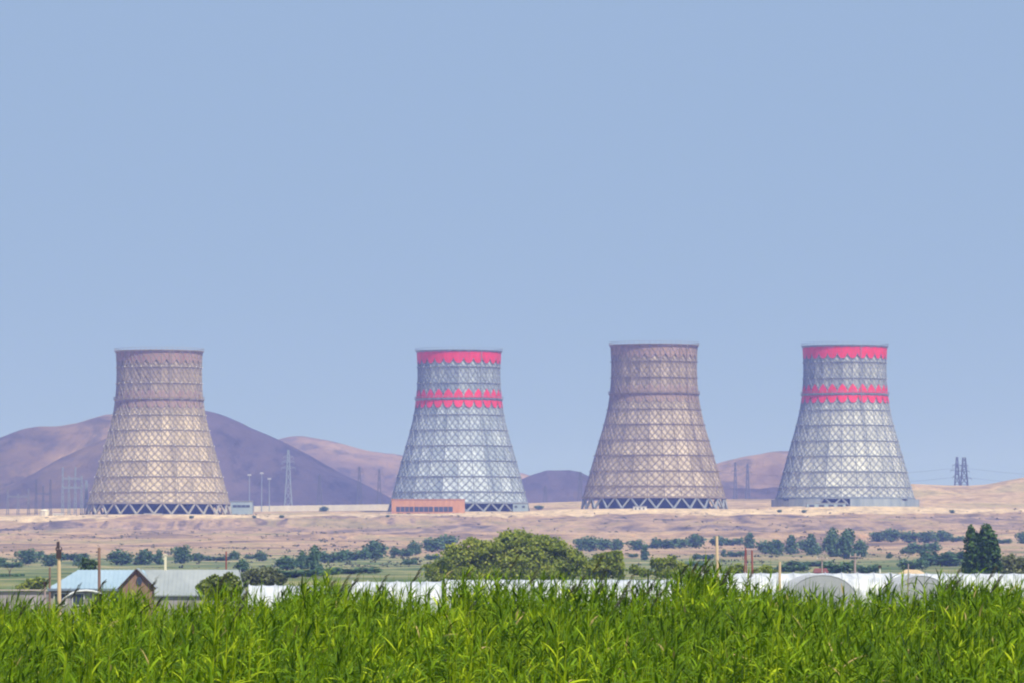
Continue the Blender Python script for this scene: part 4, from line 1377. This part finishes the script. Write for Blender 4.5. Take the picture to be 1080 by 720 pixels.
# stem wind lean to the right
lean = .16
az = rng.uniform(-.8, .8, NS)[st] + np.where(kk % 2 == 0, rng.uniform(-.9, .9, n), math.pi + rng.uniform(-.9, .9, n)) + rng.normal(size=n) * .5
wind = 1.0
dirx = np.cos(az) + .42 * wind; diry = np.sin(az) * .9 - .12
nrm_ = np.hypot(dirx, diry) + 1e-6
spread = np.clip(nrm_, .35, 1.7)
dirx /= nrm_; diry /= nrm_
Lf = rng.uniform(.19, .42, n) * (1 - .25 * (dwn < .12))
Wd = rng.uniform(.021, .040, n)
th0 = np.where(dwn < .12, rng.uniform(1.0, 1.52, n), rng.uniform(.5, 1.3, n))          # start angle above the horizontal
bend = rng.uniform(.45, 1.6, n) * (.5 + .5 * spread) * np.where(dwn < .12, .55, 1)
SEG = 5
ptsL = []
cxp = bx + lean * np.clip(attach - 1.0, 0, 3) * .35; cyp = by.copy(); czp = attach.copy()
side = np.stack([-diry, dirx, np.zeros(n)], 1)
tw = rng.uniform(-.7, .7, n)
VL = []
prof = [.45, .95, 1.0, .75, .42, .03]
for s in range(SEG + 1):
    f = s / SEG
    th = th0 - bend * f
    if s > 0:
        stp = Lf / SEG
        thm = th0 - bend * (f - .5 / SEG)
        cxp = cxp + dirx * np.cos(thm) * stp; cyp = cyp + diry * np.cos(thm) * stp; czp = czp + np.sin(thm) * stp
    up_n = np.stack([-dirx * np.sin(th), -diry * np.sin(th), np.cos(th)], 1)
    twf = (tw * (.4 + f))[:, None]
    sd_ = side * np.cos(twf) + up_n * np.sin(twf)
    hw = (Wd * prof[s] * .5)[:, None]
    cpt = np.stack([cxp, cyp, czp], 1)
    VL.append(cpt - sd_ * hw); VL.append(cpt + sd_ * hw)
VL = np.stack(VL, 1)                                                # n, 2*(SEG+1), 3
base = (np.arange(n) * 2 * (SEG + 1))[:, None]
QL = np.concatenate([base + np.array([[2 * s, 2 * s + 1, 2 * s + 3, 2 * s + 2]]) for s in range(SEG)], 0)
tint = np.clip(hue[st] + rng.normal(size=n) * .12 - .05, 0, .93)
tint = np.where(rng.random(n) < .012 + .03 * (dwn > .7), .99, tint)
TL = np.tile(tint, SEG)
VLr = VL.reshape(-1, 3)
# stems
ns = NS
SV = []
zlv = [0.0, 1.0, None, None]
b0_ = np.stack([sxr, syr, g0], 1)
lev = [g0, np.maximum(ztop - 1.6, .3), ztop - .7, ztop - .02]
rad = [.014, .013, .010, .003]
for z_, r_ in zip(lev, rad):
    x_ = sxr + lean * np.clip(z_ - 1.0, 0, 3) * .35
    for a_ in (0, 2.094, 4.189):
        SV.append(np.stack([x_ + r_ * math.cos(a_), syr + r_ * math.sin(a_), z_], 1))
SV = np.stack(SV, 1).reshape(-1, 3)
bs = (np.arange(ns) * 12)[:, None] + len(VLr)
QS = np.concatenate([bs + np.array([[3 * l + a_, 3 * l + (a_ + 1) % 3, 3 * (l + 1) + (a_ + 1) % 3, 3 * (l + 1) + a_]]) for l in range(3) for a_ in range(3)], 0)
TS = np.tile(np.clip(hue * .8 + .15, 0, .9), 9)
me = np_mesh('reeds', np.concatenate([VLr, SV]), np.concatenate([QL, QS]), L_REED, np.concatenate([TL, TS]))
ro_ = link('reeds', me)
ro_['kind'] = 'stuff'
ro_['label'] = 'dense bright green reed bed bending in the wind across the foreground'
ro_['category'] = 'reeds'

# dark seed plumes on some of the back reeds
sel = rng.choice(np.where((tf > .72))[0], 75, replace=False)
PV = []; PQ = []; PT = []
for s_ in sel:
    x_, y_, z_ = sxr[s_] + lean * (ztop[s_] - 1) * .35, syr[s_], ztop[s_] - .12
    for q in range(34):
        f = random.random()
        L_ = .22 * (1 - f * .6); a_ = random.uniform(-1, 1) * .8
        p0 = Vector((x_ + f * .16, y_ + random.uniform(-.01, .01), z_ + f * .30))
        p1 = p0 + Vector((math.cos(a_) * .4 * L_ + .05, math.sin(a_) * .4 * L_, L_ * random.uniform(.35, .8)))
        wv = Vector((random.uniform(-1, 1), random.uniform(-1, 1), .2)).normalized() * .006
        b = len(PV)
        PV += [p0 - wv, p0 + wv, p1 + wv * .5, p1 - wv * .5]; PQ.append((b, b + 1, b + 2, b + 3)); PT.append(random.random() * .9)
L_PL = leaf_mat('reed_plume', (.035, .04, .025), (.075, .07, .04), (.16, .13, .08), .2)
pm_ = np_mesh('reed_plumes', np.array([tuple(v) for v in PV]), np.array(PQ), L_PL, np.array(PT))
po = link('reed_plumes', pm_); po['kind'] = 'stuff'; po['label'] = 'dark feathery seed heads on the back edge of the reed bed'; po['category'] = 'reed plumes'
